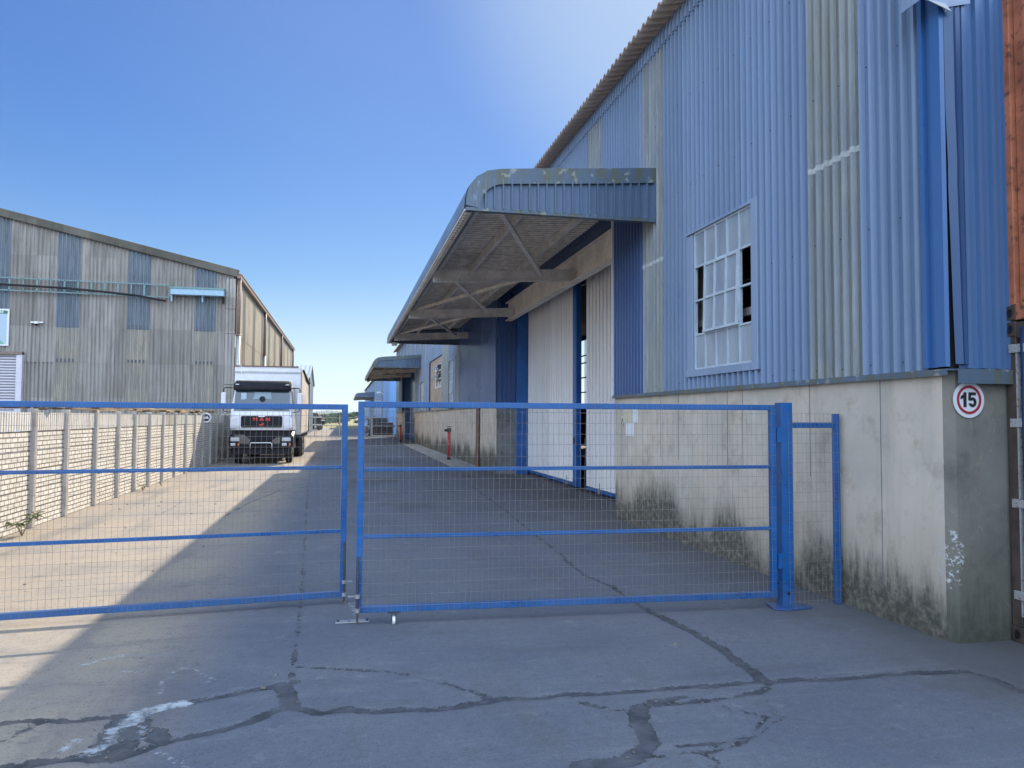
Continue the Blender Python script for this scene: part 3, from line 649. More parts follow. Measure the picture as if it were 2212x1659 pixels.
# steel frames inside the hall
for yy in (6.4, 9.75, 24.5, 34):
    f = MB(); f.ibeam((4.95, yy, 0), (4.95, yy, 7.1), .16, .3, .014, up=(1, 0, 0)); f.ibeam((4.95, yy, 7.15), (10.2, yy, 8.5), .16, .3, .014); f.build('portal_frame', M['cream'], hall)
for z in (2.9, 3.75): MB().beam((4.6, 5.1, z), (4.6, 12, z), .1, .09).build('wall_girt', M['steelgrey'], hall)
# corner flashings
mb = MB()
fl = [(HX - .045, 5.075), (HX - .045, 5.03), (HX - .012, 5.02), (HX - .012, 4.96), (HX - .05, 4.94), (HX - .05, 4.845), (HX - .02, 4.835)]
zs = [2.05, 3.0, 4.0, 4.85, 6.0, 7.0]
vs = [(x, yy, z) for z in zs for x, yy in fl]; n = len(fl)
mb.add(vs, [(i * n + k, i * n + k + 1, (i + 1) * n + k + 1, (i + 1) * n + k) for i in range(len(zs) - 1) for k in range(n - 1)])
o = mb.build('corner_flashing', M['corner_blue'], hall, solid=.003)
mb = MB(); f2 = [(.0, 4.832), (.055, 4.80), (.09, 4.815), (.125, 4.81)]; vs = []
for z, dx in ((2.07, .046), (2.5, .036), (3.0, .024), (3.4, .016), (3.6, .012), (4.0, .004), (4.9, 0), (7.0, 0)):
    w = random.uniform(-.004, .004); vs += [(HX - .02 + dx + a * (1 - dx * 6) + w, yy, z) for a, yy in f2]
n = 4; mb.add(vs, [(i * n + k, i * n + k + 1, (i + 1) * n + k + 1, (i + 1) * n + k) for i in range(7) for k in range(3)])
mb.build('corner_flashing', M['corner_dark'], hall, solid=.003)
mb = MB(); mb.prism([(0, 0), (.16, -.015), (.20, -.08), (.23, -.03), (.42, .02), (.42, .7), (0, .7)], (4.19, 4.80, 4.80), (1, 0, 0), (0, 0, 1), (0, -1, 0), .004)
mb.box(4.19, 4.194, 4.80, 5.02, 4.81, 5.5); mb.prism([(0, 0), (.16, -.015), (.20, -.08), (.05, -.02)], (4.22, 4.79, 4.80), (1, 0, 0), (0, .25, 1), (0, 1, 0), .004, 1)
mb.build('corner_cap', [M['flash'], M['steel']], hall)
# window builder
def window(y0, y1, z0, z1, cols, rows, missing, sash, trim=True, x=HX - .02):
    fr = MB(); wy = (y1 - y0) / cols; hz = (z1 - z0) / rows; b = .022
    for c in range(cols + 1): fr.box(x - .012, x + .025, y0 + c * wy - b / 2, y0 + c * wy + b / 2, z0, z1)
    for r in range(rows + 1): fr.box(x - .010, x + .02, y0, y1, z0 + r * hz - b / 2, z0 + r * hz + b / 2)
    W = fr.build('window', M['paleblue'], hall)
    pn = MB()
    for c in range(cols):
        for r in range(rows):
            if (c, r) in missing or (sash and sash[0] <= c < sash[1] and sash[2] <= r < sash[3]): continue
            pn.box(x + .004, x + .009, y0 + c * wy + .008, y0 + (c + 1) * wy - .008, z0 + r * hz + .008, z0 + (r + 1) * hz - .008)
    pn.build('pane', M['frost'], W)
    if sash:
        s = MB(); a, bb, c0, c1 = sash; ya, yb = y0 + a * wy, y0 + bb * wy; za, zb = z0 + c0 * hz, z0 + c1 * hz; tilt = .022
        T = lambda yy, zz: x - .012 - tilt * (zb - zz) / (zb - za)
        for yy in [ya + .02, yb - .02] + [ya + (i + 1) * wy for i in range(bb - a - 1)]: s.beam((T(yy, za), yy, za + .01), (T(yy, zb), yy, zb - .01), .028, .03, (1, 0, 0))
        for zz in [za + .02, zb - .02, (za + zb) / 2]: s.beam((T(0, zz), ya, zz), (T(0, zz), yb, zz), .03, .028)
        S_ = s.build('sash', M['paleblue'], W)
        g = MB(); g.add([(T(0, za) + .004, ya + .02, za + .02), (T(0, za) + .004, yb - .02, za + .02), (T(0, zb) + .004, yb - .02, zb - .02), (T(0, zb) + .004, ya + .02, zb - .02)], [(0, 1, 2, 3)])
        g.build('sash_pane', M['frost'], W, solid=.004)
    if trim:
        t = MB(); xo = HX - .052
        t.box(xo, xo + .05, y0 - .14, y0 - .012, z0 - .1, z1 + .06); t.box(xo, xo + .05, y1 + .03, y1 + .19, z0 - .1, z1 + .0); 
        t.box(xo - .012, xo + .05, y0 - .15, y1 + .21, z0 - .1, z0 - .012); t.box(xo - .01, xo + .05, y0 - .012, y1 + .2, z1 + .012, z1 + .045)
        t.build('window_trim', M['flash'], W, bevel=.004)
    return W
W1 = window(7.62, 9.03, 2.29, 4.03, 5, 4, {(0, 1), (0, 2), (4, 1), (4, 2)}, (1, 4, 1, 3))
window(30.8, 32.6, 2.25, 4.05, 4, 4, set(), (1, 3, 1, 3)); window(43.15, 44.8, 2.15, 3.65, 4, 4, {(1, 1)}, None)
mb = MB(); mb.box(HX + .02, HX + .2, 34.93, 40.12, 2.02, 3.11); mb.box(HX + .02, HX + .2, 34.93, 40.12, 4.25, 4.55); mb.box(HX + .02, HX + .2, 34.93, 35.7, 3.11, 4.25); mb.box(HX + .02, HX + .2, 38.1, 40.12, 3.11, 4.25)
mb.build('plaster_infill', M['pink'], hall)
wf = MB()
for yy in (35.7, 36.9, 38.05): wf.box(HX + .03, HX + .08, yy, yy + .06, 3.11, 4.25)
for zz in (3.11, 3.5, 3.9, 4.2): wf.box(HX + .03, HX + .08, 35.7, 38.1, zz, zz + .05)
W3 = wf.build('window', M['white'], hall); s = MB()
for zz in (3.5, 3.95): s.beam((HX + .02, 36.9, zz + .3), (HX - .25, 36.9, zz - .05), .8, .02, (0, 0, 1)); 
s.build('open_louvre', M['frost'], W3)
s = MB(); s.box(HX + .09, HX + .1, 35.7, 38.1, 3.11, 4.25); s.build('pane', M['glass'], W3)
# doorway 1 : reveal, post, lintel beam, sliding leaves
mb = MB(); mb.box(HX + .005, 5.02, D1, D1 + .25, 0, 2.02); mb.build('door_reveal', M['reveal'], hall)
mb = MB(); mb.ribs((HX + .01, D1 + .02, 0), (1, 0, 0), (0, -1, 0), .60, 2.03, 5.4, .14, IBR); mb.build('reveal_cladding', M['cladD'], hall)
mb = MB(); mb.box(5.02, 5.38, D1 - .06, D1 + .3, 0, 5.1); mb.build('door_post', M['blue_d'], hall)
mb = MB(); mb.box(4.36, 4.40, D0 - .005, D0 + .03, 2.0, 5.2); mb.build('edge_flashing', M['white'], hall)
mb = MB(); mb.ibeam((4.75, D0 + .02, 4.8), (4.75, D1 - .1, 4.8), .2, .54, .022); mb.box(4.66, 4.74, 15.25, 15.27, 4.55, 5.06); mb.build('lintel_beam', M['cream'], hall)
mb = MB(); mb.box(4.9, 4.94, D0, D1, 4.9, 5.4); mb.box(4.42, 5.6, D0, D1, 5.38, 5.40); mb.box(5.55, 5.6, D0, D1, 4.85, 5.38); mb.build('header_panel', M['cladD'], hall)
mb = MB(); mb.box(4.98, 5.0, 10.5, D0 + .3, 0, 5.4); mb.build('door_pocket', M['interior'], hall)
def leaf(y0, y1, edge):
    mb = MB(); mb.ribs((5.43, y0, 0), (0, 1, 0), (-1, 0, 0), y1 - y0, .14, 4.95, .235, [(0, 0), (.17, 0), (.24, .06), (.93, .06)], 1, ridge=0)
    L = mb.build('sliding_door', [M['door_w'], M['door_groove']], hall, solid=.004)
    f = MB(); f.box(5.44, 5.50, y0, y1, .04, .15)
    if edge == 'near': f.box(5.38, 5.5, y0 - .28, y0, .04, 4.95)
    else: f.box(5.40, 5.5, y1, y1 + .07, .04, 4.95)
    f.box(5.40, 5.43, y0, y1, .05, .13)
    f.build('door_frame', M['blue_d'], L)
    for yy in (y0 + .5, y1 - .9):
        w = MB(); w.disc((5.36, yy, .08), (1, 0, 0), .07, .03, 14); w.box(5.37, 5.40, yy - .03, yy + .03, .08, .26); w.build('door_roller', M['steel'], L)
    h = MB(); yy = y0 - .14 if edge == 'near' else y1 + .03; h.box(5.35, 5.39, yy - .02, yy + .02, 1.05, 1.2); h.build('door_latch', M['darksteel'], L)
leaf(17.62, 23.2, 'near'); leaf(10.2, 16.58, 'far')
mb = MB(); mb.box(5.30, 5.52, 9.9, 23.4, .003, .02); mb.build('door_rail', M['darksteel'], hall)
# second doorway far along
mb = MB(); mb.box(4.75, 4.8, E0, E0 + 2.2, 0, 4.9, 1); mb.box(4.6, 5.2, E1 - .1, E1 + .2, 0, 4.9); mb.box(4.9, 4.95, E0 + 3.2, E1, .0, 4.9); mb.build('sliding_door', [M['cladD'], M['door_w']], hall)
mb = MB(); mb.tube([(HX - .06, 25.0, 0), (HX - .06, 25.0, 2.0)], .075, 10); mb.build('downpipe', M['pipe'], hall)
# canopies
def canopy(y0, length, zoff, parent):
    y1 = y0 + length; XO = 1.60; XW = 4.41
    top = [(4.41, 5.27), (3.6, 5.2), (2.8, 5.14), (2.1, 5.08), (1.9, 5.04), (1.75, 4.95), (1.65, 4.82), (1.61, 4.68), (1.60, 4.54)]
    top = [(x, z + zoff) for x, z in top]
    mb = MB(); mb.ribs((0, y0 + .01, 0), (0, 1, 0), (1, 0, 0), length - .02, 0, 0, .152, SIN(.05, 8), path=[(x, z - .05) for x, z in top], t0=(y0 + .01) % .152)
    can = mb.build('canopy', [M['can_under']], parent)
    mb = MB(); mb.ribs((0, y0 + .01, 0), (0, 1, 0), (1, 0, 0), length - .02, 0, 0, .127, IBR, path=[(x - .015 * (i > 3), z + .012) for i, (x, z) in enumerate(top)])
    mb.build('canopy_top_sheet', M['cladE'], can)
    # barge strip and end cladding on both ends
    for ye, sgn in ((y0, -1), (y1, 1)):
        inner = [(x + (.19 if i > 5 else .13 * max(0, i - 3)), z - (.19 if i < 5 else [.15, .11, .05, 0][i - 5])) for i, (x, z) in enumerate(top)]
        inner = [(4.41, 5.08 + zoff), (3.6, 5.01 + zoff), (2.8, 4.95 + zoff), (2.12, 4.90 + zoff), (2.0, 4.87 + zoff), (1.90, 4.80 + zoff), (1.84, 4.72 + zoff), (1.81, 4.62 + zoff), (1.80, 4.54 + zoff)]
        b = MB(); poly = [(x, z + .03) for x, z in top]; m = len(top)
        vs = [(x, ye + sgn * .045, z) for x, z in poly] + [(x, ye + sgn * .045, z) for x, z in inner] + [(x, ye - sgn * .12, z + .004) for x, z in poly]
        b.add(vs, [(i, i + 1, m + i + 1, m + i) for i in range(m - 1)] + [(i, i + 1, 2 * m + i + 1, 2 * m + i) for i in range(m - 1)])
        b.build('barge_flashing', M['moss_flash'], can, solid=.004)
        e = MB(); e.ribs((1.64, ye, 0), (1, 0, 0), (0, sgn, 0), 2.77, lambda t: 4.53 + zoff, lambda t: min(4.95 + zoff + t * .05, 4.6 + zoff + t * 1.7), .125, [(0, 0), (.74, 0), (.80, .05), (.93, .05)])
        e.build('end_cladding', M['cladE'], can)
        l = MB(); l.box(1.6, 4.41, ye - .05, ye + .05, 4.50 + zoff, 4.545 + zoff); l.build('edge_angle', M['moss_flash'], can)
    l = MB(); l.box(1.585, 1.68, y0, y1, 4.50 + zoff, 4.53 + zoff); l.box(1.68, 1.70, y0, y1, 4.50 + zoff, 4.64 + zoff); l.build('edge_angle', M['steelgrey'], can)
    for k, yy in enumerate([y0 + 5.0, y0 + 10.8, y0 + 17.0]):
        if yy > y1 - .3: continue
        b = MB(); b.ibeam((1.72, yy, 4.50 + zoff), (4.70, yy, 4.66 + zoff), .10, .24, .014)
        b.prism([(0, 0), (.25, 0), (0, .3)], (4.64, yy - .01, 4.55 + zoff), (-1, 0, 0), (0, 0, 1), (0, 1, 0), .02); b.build('rafter', M['steelgrey'], can)
    b = MB(); b.ibeam((1.72, y0 + .12, 4.62 + zoff), (4.4, y0 + .12, 4.7 + zoff), .08, .16, .012); b.build('rafter', M['steelgrey'], can)
    for x, z in ((1.95, 4.86), (2.75, 4.98), (3.9, 5.1)):
        b = MB(); b.beam((x, y0 + .1, z + zoff), (x, y1 - .1, z + zoff), .07, .15); b.box(x - .07, x + .0, y0 + .1, y1 - .1, z + .06 + zoff, z + .072 + zoff); b.build('purlin', M['steelgrey'], can)
    prs = [((2.1, y0 + .25), (3.95, y0 + 4.9)), ((2.0, y0 + 5.2), (3.9, y0 + 10.6)), ((3.9, y0 + 5.3), (1.95, y0 + 10.5)), ((3.9, y0 + 11), (1.95, y0 + 16.8)), ((2.0, y0 + 11.), (3.9, y0 + 16.8))]
    for i, (p, q) in enumerate(prs):
        b = MB(); b.beam((p[0], p[1], 4.66 + zoff), (q[0], q[1], 4.62 + zoff), .07, .06); b.build('brace', M['cream'] if i in (2, 3) else M['steelgrey'], can)
    lb = MB(); lb.box(1.75, 1.95, y1 - .5, y1 - .3, 4.38 + zoff, 4.5 + zoff); lb.build('floodlight', M['white'], can, bevel=.01)
    return can
canopy(10.3, 19.3, 0, hall); canopy(44.5, 16.6, .03, hall)
# ------------------------------------------------------------------ notices and speed sign on the hall
def notice(y0, y1, z0, z1, m, label, grp=None):
    o = MB().box(HX - .006, HX - .001, y0, y1, z0, z1).build('notice_sheet', M[m]); tag(o, label, 'notice', 'notices taped beside the doorway'); return o
notice(11.28, 11.62, 1.60, 1.80, 'papery', 'yellowed paper notice on the concrete wall, upper left of the taped group')
notice(11.06, 11.27, 1.59, 1.80, 'paper', 'white paper notice on the concrete wall, upper right of the taped group')
notice(11.22, 11.56, 1.38, 1.585, 'paper', 'white paper notice taped lowest on the concrete wall beside the doorway')
n4 = notice(11.63, 11.79, 1.52, 1.69, 'papery', 'small paper notice with a triangle mark nearest the sliding door')
tm = MB()
for a, b in (((0, .02), (.11, .02)), ((.11, .02), (.055, .14)), ((.055, .14), (0, .02))): tm.beam((HX - .008, 11.655 + a[0], 1.52 + a[1]), (HX - .008, 11.655 + b[0], 1.52 + b[1]), .004, .008, (1, 0, 0))
tm.build('triangle_mark', M['signk'], n4)
sg = MB().disc((4.588, 4.872, 1.805), (0, -1, 0), .136, .006, 48)
sg = sg.build('speed_sign', M['signw']); tag(sg, 'round white 15 speed limit sign with a red ring on the grey end wall', 'road sign')
MB().disc((4.588, 4.8655, 1.805), (0, -1, 0), .108, .0025, 48, r0=.088).build('red_ring', M['signred'], sg)
MB().prism([(-.018, -.055), (.009, -.055), (.009, .057), (-.012, .057), (-.020, .040), (-.042, .024), (-.042, .002), (-.018, .014)], (4.555, 4.8645, 1.805), (1, 0, 0), (0, 0, 1), (0, -1, 0), .002).build('digit', M['signk'], sg)
d5 = [(-.033, .057), (.031, .057), (.031, .034), (-.012, .034), (-.015, .014)] + [(.0 + .036 * math.cos(a), -.018 + .038 * math.sin(a)) for a in np.radians([100, 70, 40, 10, -20, -50, -80, -110, -140, -165])] + [(-.012, -.024)] + [(.0 + .012 * math.cos(a), -.018 + .017 * math.sin(a)) for a in np.radians([-150, -110, -60, -10, 40, 90, 130])] + [(-.013, -.008), (-.037, -.004)]
MB().prism(d5, (4.617, 4.8645, 1.805), (1, 0, 0), (0, 0, 1), (0, -1, 0), .002).build('digit', M['signk'], sg)

# ------------------------------------------------------------------ hydrants
def hydrant(x, y, h, label):
    t = thing('fire_hydrant', (x, y, 0), label, 'hydrant', 'red standpipes along the hall wall')
    MB().tube([(x, y, 0.12), (x, y, h - .12)], .062, 12).build('standpipe', M['red'], t, smooth=True)
    MB().tube([(x, y, 0), (x, y, .13)], .072, 12).build('base', M['black'], t)
    v = MB(); v.tube([(x, y, h - .13), (x, y, h)], .085, 12); v.tube([(x, y, h - .08), (x - .18, y, h - .08)], .05, 10); v.build('valve', M['darksteel'], t)
    w = MB(); w.disc((x, y, h + .05), (0, 0, 1), .12, .02, 16, r0=.09); w.beam((x - .1, y, h + .06), (x + .1, y, h + .06), .02, .015); w.tube([(x, y, h), (x, y, h + .06)], .015, 6); w.build('handwheel', M['darksteel'], t)
hydrant(3.98, 29.3, 1.25, 'taller red fire hydrant standpipe in front of the pinkish plaster wall'); hydrant(3.8, 52.5, 1.15, 'smaller far red fire hydrant standpipe beside the second doorway')

# ------------------------------------------------------------------ gates
def tube_sq(mb, p0, p1, w, h): mb.beam(p0, p1, w, h)
def gate(A, B, T, Bt, label, zmid, caster):
    A = Vector((A[0], A[1], 0)); B = Vector((B[0], B[1], 0)); L = (B - A).length; d = (B - A).normalized(); n = Vector((-d.y, d.x, 0))   # A = free end, B = hinge end
    t = thing('yard_gate', (A.x, A.y, 0), label, 'gate', 'blue yard gates')
    P = lambda s, z, o=0: A + d * s + n * o + Vector((0, 0, z))
    for nm, z, hh in (('top_rail', T - .024, .048), ('bottom_rail', Bt + .026, .052)): MB().beam(P(.05, z), P(L - .05, z), .045, hh).build(nm, M['blue'], t, bevel=.004)
    for z in zmid: MB().beam(P(.05, z), P(L - .05, z), .03, .03).build('mid_rail', M['blue'], t, bevel=.003)
    for s in (.025, L - .025): MB().beam(P(s, Bt), P(s, T), .05, .05, (d.x, d.y, 0)).build('stile', M['blue'], t, bevel=.004)
    w = MB(); s = .05; sp = .0455; off = n.dot(Vector((0, -1, 0)))
    o = .028 if off > 0 else -.028
    rr = random.Random(int(A.x * 100))
    while s < L - .01:
        j = [rr.gauss(0, .004) for _ in range(4)]
        w.tube([P(s + j[0], Bt + .005, o), P(s + j[1], Bt + (T - Bt) * .33, o + j[3]), P(s + j[2], Bt + (T - Bt) * .66, o - j[3]), P(s + j[3], T - .01, o)], .0011, 4, cap=False); s += sp
    z = Bt + .05
    while z < T - .03:
        w.tube([P(i * L / 6 + (.01 if i == 0 else 0), z + rr.gauss(0, .002), o) for i in range(7)], .0011, 4, cap=False); z += .091
    w.build('wire_mesh', M['wire'], t)
    b = MB(); b.tube([P(.015, max(.025, Bt - .10), .035 if o > 0 else -.035), P(.015, .55, .035 if o > 0 else -.035)], .009, 8); b.build('drop_bolt', M['rust_d'], t)
    for z in (Bt + .01, Bt + .12): MB().disc(P(.015, z, .035 if o > 0 else -.035), (0, 0, 1), .02, .03, 12).build('bolt_bracket', M['steel'], t)
    MB().beam(P(-.06, Bt + .13, 0), P(.0, Bt + .13, 0), .03, .008).build('bolt_handle', M['steel'], t)
    if caster:
        c = MB(); q = P(.30, 0, 0); c.box(q.x - .05, q.x + .05, q.y - .03, q.y + .03, Bt - .008, Bt - .001); c.box(q.x + .012, q.x + .018, q.y - .02, q.y + .02, .03, Bt - .005); c.box(q.x - .018, q.x - .012, q.y - .02, q.y + .02, .03, Bt - .005)
        C_ = c.build('caster', M['darksteel'], t)
        c = MB(); c.disc((q.x - .011, q.y, .036), (1, 0, 0), .034, .022, 16); c.build('wheel', M['white'], C_)
    return t
gate((.115, 6.25), (3.71, 6.085), 1.778, .103, 'blue steel mesh gate bolted to the ground plate, reaching to the hall wall post', (.70, 1.235), True)
gA = Vector((.037, 7.0)); gB = Vector((-2.6, 6.71)); gd = (gB - gA).normalized(); gB = gA + gd * 3.62
gate((gA.x, gA.y), (gB.x, gB.y), 1.766, .066, 'blue steel mesh gate standing slightly ajar beside the brick wall, half in sunlight', (.645, 1.205), False)
p = thing('gate_post', (3.84, 6.13, 0), 'thick blue gate post bolted down on a wide base plate', 'post')
MB().box(3.775, 3.885, 6.08, 6.19, .012, 1.80).build('post', M['blue'], p, bevel=.005)
MB().add([(3.66, 6.05, .012), (3.78, 5.98, .012), (4.02, 6.02, .012), (3.96, 6.22, .012), (3.7, 6.24, .012)], [(0, 1, 2, 3, 4)]).build('base_plate', M['blue'], p, solid=.014)
MB().disc((3.83, 6.079, .13), (0, -1, 0), .016, .003, 12).build('slot', M['signk'], p)
for z in (.35, 1.45): MB().box(3.725, 3.775, 6.07, 6.10, z, z + .13).build('hinge', M['blue'], p)
p = thing('post', (gB.x - .08, gB.y - .02, 0), 'blue gate post at the brick wall carrying the left gate', 'post')
MB().box(gB.x - .13, gB.x - .02, gB.y - .07, gB.y + .04, 0, 1.80).build('post_body', M['blue'], p, bevel=.005)
p.name = 'gate_post'
s = thing('side_fence_panel', (4.36, 6.2, 0), 'narrow mesh panel with blue rail and thin post closing the gap against the concrete wall', 'fence')
MB().box(4.335, 4.385, 6.12, 6.17, 0, 1.705).build('thin_post', M['blue'], s, bevel=.004)
MB().beam((3.885, 6.135, 1.60), (4.335, 6.15, 1.60), .04, .05).build('rail', M['blue'], s, bevel=.003)
w = MB()
for i in range(12): w.tube([(3.84 + i * .0465, 6.072 + i * .002, .03), (3.838 + i * .0465, 6.072 + i * .002, .9), (3.835 + i * .0465, 6.072 + i * .003, 1.71)], .0011, 4, cap=False)
for i in range(20): w.tube([(3.83, 6.072, .05 + i * .087), (4.1, 6.10, .05 + i * .087 + random.gauss(0, .002)), (4.385, 6.11, .05 + i * .087)], .0011, 4, cap=False)
w.build('wire_mesh', M['wire'], s)
fp = MB(); fp.box(-.04, .23, 6.33, 6.41, .003, .011); fp = fp.build('ground_plate', M['steel'], bevel=.002); tag(fp, 'flat steel catch plate bolted to the concrete under the gate bolt', 'plate')
b = MB()
for x in (-.02, .21): b.disc((x, 6.37, .011), (0, 0, 1), .012, .012, 6)
b.disc((.07, 6.37, .011), (0, 0, 1), .012, .0008, 10); b.build('bolt_heads', M['darksteel'], fp)

# ------------------------------------------------------------------ containers
def container(z0, label, body, cm, low):
    x0 = 4.925; y1 = 4.86; y0 = 2.45; t = thing('shipping_container', (x0, y1, z0), label, 'container'); H = 2.4 if low else 2.62
    mb = MB(); mb.ribs((x0 + .06, y1 - .04, z0), (1, 0, 0), (0, 1, 0), 5.9, .15, H - .1, .28, [(0, 0), (.25, 0), (.5, -.035), (.75, -.035)])
    mb.ribs((x0 + .06, y0 + .04, z0), (1, 0, 0), (0, -1, 0), 5.9, .15, H - .1, .28, [(0, 0), (.25, 0), (.5, -.035), (.75, -.035)])
    mb.box(x0 + .05, x0 + 6, y0 + .05, y1 - .05, z0 + H - .06, z0 + H - .03); mb.box(x0 + .05, x0 + 6, y0 + .05, y1 - .05, z0 + .12, z0 + .15); mb.box(x0 + 5.96, x0 + 6, y0 + .05, y1 - .05, z0 + .15, z0 + H - .1)
    mb.build('side_walls', body, t)
    for yy in (y1 - .09, y0):
        MB().box(x0, x0 + .12, yy, yy + .09, z0 + .12, z0 + H - .12).build('corner_post', M['rust_d'] if low else cm, t, bevel=.006)
        for zz in (z0, z0 + H - .12):
            c = MB(); c.box(x0 - .004, x0 + .16, yy - .004, yy + .15 if yy < 3 else yy + .094, zz, zz + .118)
            C_ = c.build('corner_casting', M['rust_d'], t, bevel=.008)
            MB().prism([(math.cos(a) * .022, math.sin(a) * .034) for a in np.linspace(0, 2 * math.pi, 16)[:-1]], (x0 - .0055, yy + .045, zz + .06), (0, 1, 0), (0, 0, 1), (-1, 0, 0), .002).build('slot', M['signk'], C_)
    if low:
        MB().box(x0, x0 + .1, y0 + .09, y1 - .09, z0 + .01, z0 + .14).build('sill', M['rust_d'], t, bevel=.006)
        MB().box(x0, x0 + .1, y0 + .09, y1 - .09, z0 + H - .13, z0 + H - .01).build('header', M['rust_d'], t, bevel=.006)
        for a, b_ in ((y1 - .11, (y0 + y1) / 2 + .005), ((y0 + y1) / 2 - .005, y0 + .11)):
            D = MB().box(x0 + .035, x0 + .07, b_, a, z0 + .15, z0 + H - .14).build('door', M['cont'], t)
            for q in (.035, .75):
                yy = a + (b_ - a) * q; MB().tube([(x0 + .005, yy, z0 + .05), (x0 + .005, yy, z0 + H - .05)], .021, 12).build('locking_bar', M['navy'], D, smooth=True)
        for zz in (.32, 1.0, 1.6, 2.16):
            MB().box(x0 - .012, x0 + .03, y1 - .34, y1 - .03, z0 + zz, z0 + zz + .065).build('hinge_strap', M['cont'], t, bevel=.004)
        MB().box(x0 - .003, x0 + .034, y1 - .10, y1 - .085, z0 + .2, z0 + H - .2).build('gasket', M['cont'], t)
    else:
        mb = MB(); mb.ribs((x0 + .04, y1 - .1, z0), (0, -1, 0), (-1, 0, 0), 2.2, .12, H - .1, .24, [(0, 0), (.3, 0), (.42, .03), (.85, .03)]); mb.build('front_wall', body, t)
        MB().box(x0, x0 + .1, y0 + .09, y1 - .09, z0 + .005, z0 + .13).build('sill', cm, t, bevel=.006)
    return t
container(0, 'lower grey rust-streaked container with door bars, standing at the hall corner', M['cont'], M['cont'], True)
container(2.403, 'upper rusty red container stacked on the grey one at the hall corner', M['rust'], M['rust'], False)

# ------------------------------------------------------------------ precast wall
PW = thing('precast_wall', (-4.5, 12, 0), 'cream precast concrete wall with brick pattern panels and a fluted top row', 'wall')
ys = [6.9 - 1.42, 6.9, 8.32, 9.75, 11.17, 12.6, 13.98, 15.5, 16.95, 18.25, 19.5]
while ys[-1] < 34: ys.append(ys[-1] + 1.42)
for i, y in enumerate(ys):
    MB().box(-4.56, -4.44, y - .055, y + .055, 0, 1.755).build('post', M['precast'], PW, bevel=.012)
    if i + 1 < len(ys):
        y1 = ys[i + 1]; pm = MB(); z = 0.0
        for r in range(5):
            hgt = .285 if r < 5 else .28; pm.box(-4.545 + random.uniform(-.003, .003), -4.495 + random.uniform(-.005, .005), y + .055, y1 - .055, z + (.006 if r else 0), z + hgt - .004); z += hgt
        pm.build('brick_panel', M['brickp'], PW, bevel=.006)
        # fluted top panel with real flutes
        fm = MB(); fm.ribs((-4.50, y + .055, 0), (0, 1, 0), (1, 0, 0), y1 - y - .11, z + .004, 1.70, .085, [(0, .0), (.12, .0), (.28, .016), (.84, .016)]); fm.box(-4.55, -4.50, y + .055, y1 - .055, z + .004, 1.70)
        fm.build('fluted_panel', M['flutep'], PW)
# planks laid along the wall top
rr = random.Random(11); proto = None
pl = MB().box(-.7, .7, -.055, .055, 0, .03).build('plank', M['wood'], bevel=.004); pl2 = MB().box(-.7, .7, -.055, .055, 0, .03).build('plank', M['wood2'], bevel=.004)
LBL = 'loose weathered plank lying on top of the precast wall'; LB2 = 'loose pale plank lying on top of the precast wall'
cnt = 0
for i in range(64):
    src, lab = (pl, LBL) if rr.random() < .62 else (pl2, LB2)
    o = src if (src is pl and not pl.get('label')) or (src is pl2 and not pl2.get('label')) else src.copy()
    if o.name not in COL.objects: COL.objects.link(o)
    tag(o, lab, 'plank', 'loose planks along the wall top')
    y = 7 + i * .36 + rr.uniform(-.4, .4)
    lay = (i % 3); o.location = (-4.66 + rr.uniform(-.2, .08), y, 1.757 + lay * .032); o.rotation_euler = (rr.uniform(-.015, .015), rr.uniform(-.02, .02), math.pi / 2 + rr.uniform(-.35, .35)); o.scale = (rr.uniform(.6, 1.2), rr.uniform(.7, 1.3), rr.uniform(.8, 1.2))
# round badge on the shaded end of the wall
bd = MB().disc((-4.40, 26.6, 1.62), (.35, -1, 0), .17, .02, 28); bd = bd.build('round_badge', M['signw']); tag(bd, 'round white badge with a dark centre on the shaded end of the precast wall', 'badge')
MB().disc((-4.393, 26.58, 1.62), (.35, -1, 0), .115, .005, 24).build('badge_centre', M['black'], bd)
bm = MB(); bm.prism([(-.09, -.04), (-.03, .05), (0, .01), (.04, .06), (.09, -.04)], (-4.387, 26.57, 1.62), (.94, .33, 0), (0, 0, 1), (.33, -.94, 0), .006); bm.build('badge_mark', M['signw'], bd)

# ------------------------------------------------------------------ grey warehouse on the left
GY = 36.0; k_ = GY / 34; gx = lambda x: x * k_; gzz = lambda z: 1.65 + (z - 1.65) * k_
LWX = gx(-4.52)
lw = thing('grey_warehouse', (LWX, GY, 0), 'large weathered grey corrugated warehouse with streaked gable and sunlit side wall', 'warehouse')
eave = gzz(7.72); slope = (gzz(9.814) - gzz(7.772)) / (gx(13.567) - gx(4.5))
roofz = lambda x: eave + (LWX - x) * slope
colsX = [(-16.4, -13.1, 0), (-13.1, -11.42, 0)]
edges = [-24, -15.2, -14.1, -13.1, -11.4, -10.54, -8.74, -7.88, -6.16, -5.3, -4.62]
kinds = [0, 1, 0 + 1, 0, 1, 0, 1, 0, 1, 0]
kinds = [0, 0, 1, 0, 1, 0, 1, 0, 1, 0]
rows = [(-.2, 3.80), (3.80, 5.22), (5.22, 7.37), (7.37, None)]
mA = MB(); mB_ = MB(); mY = MB()
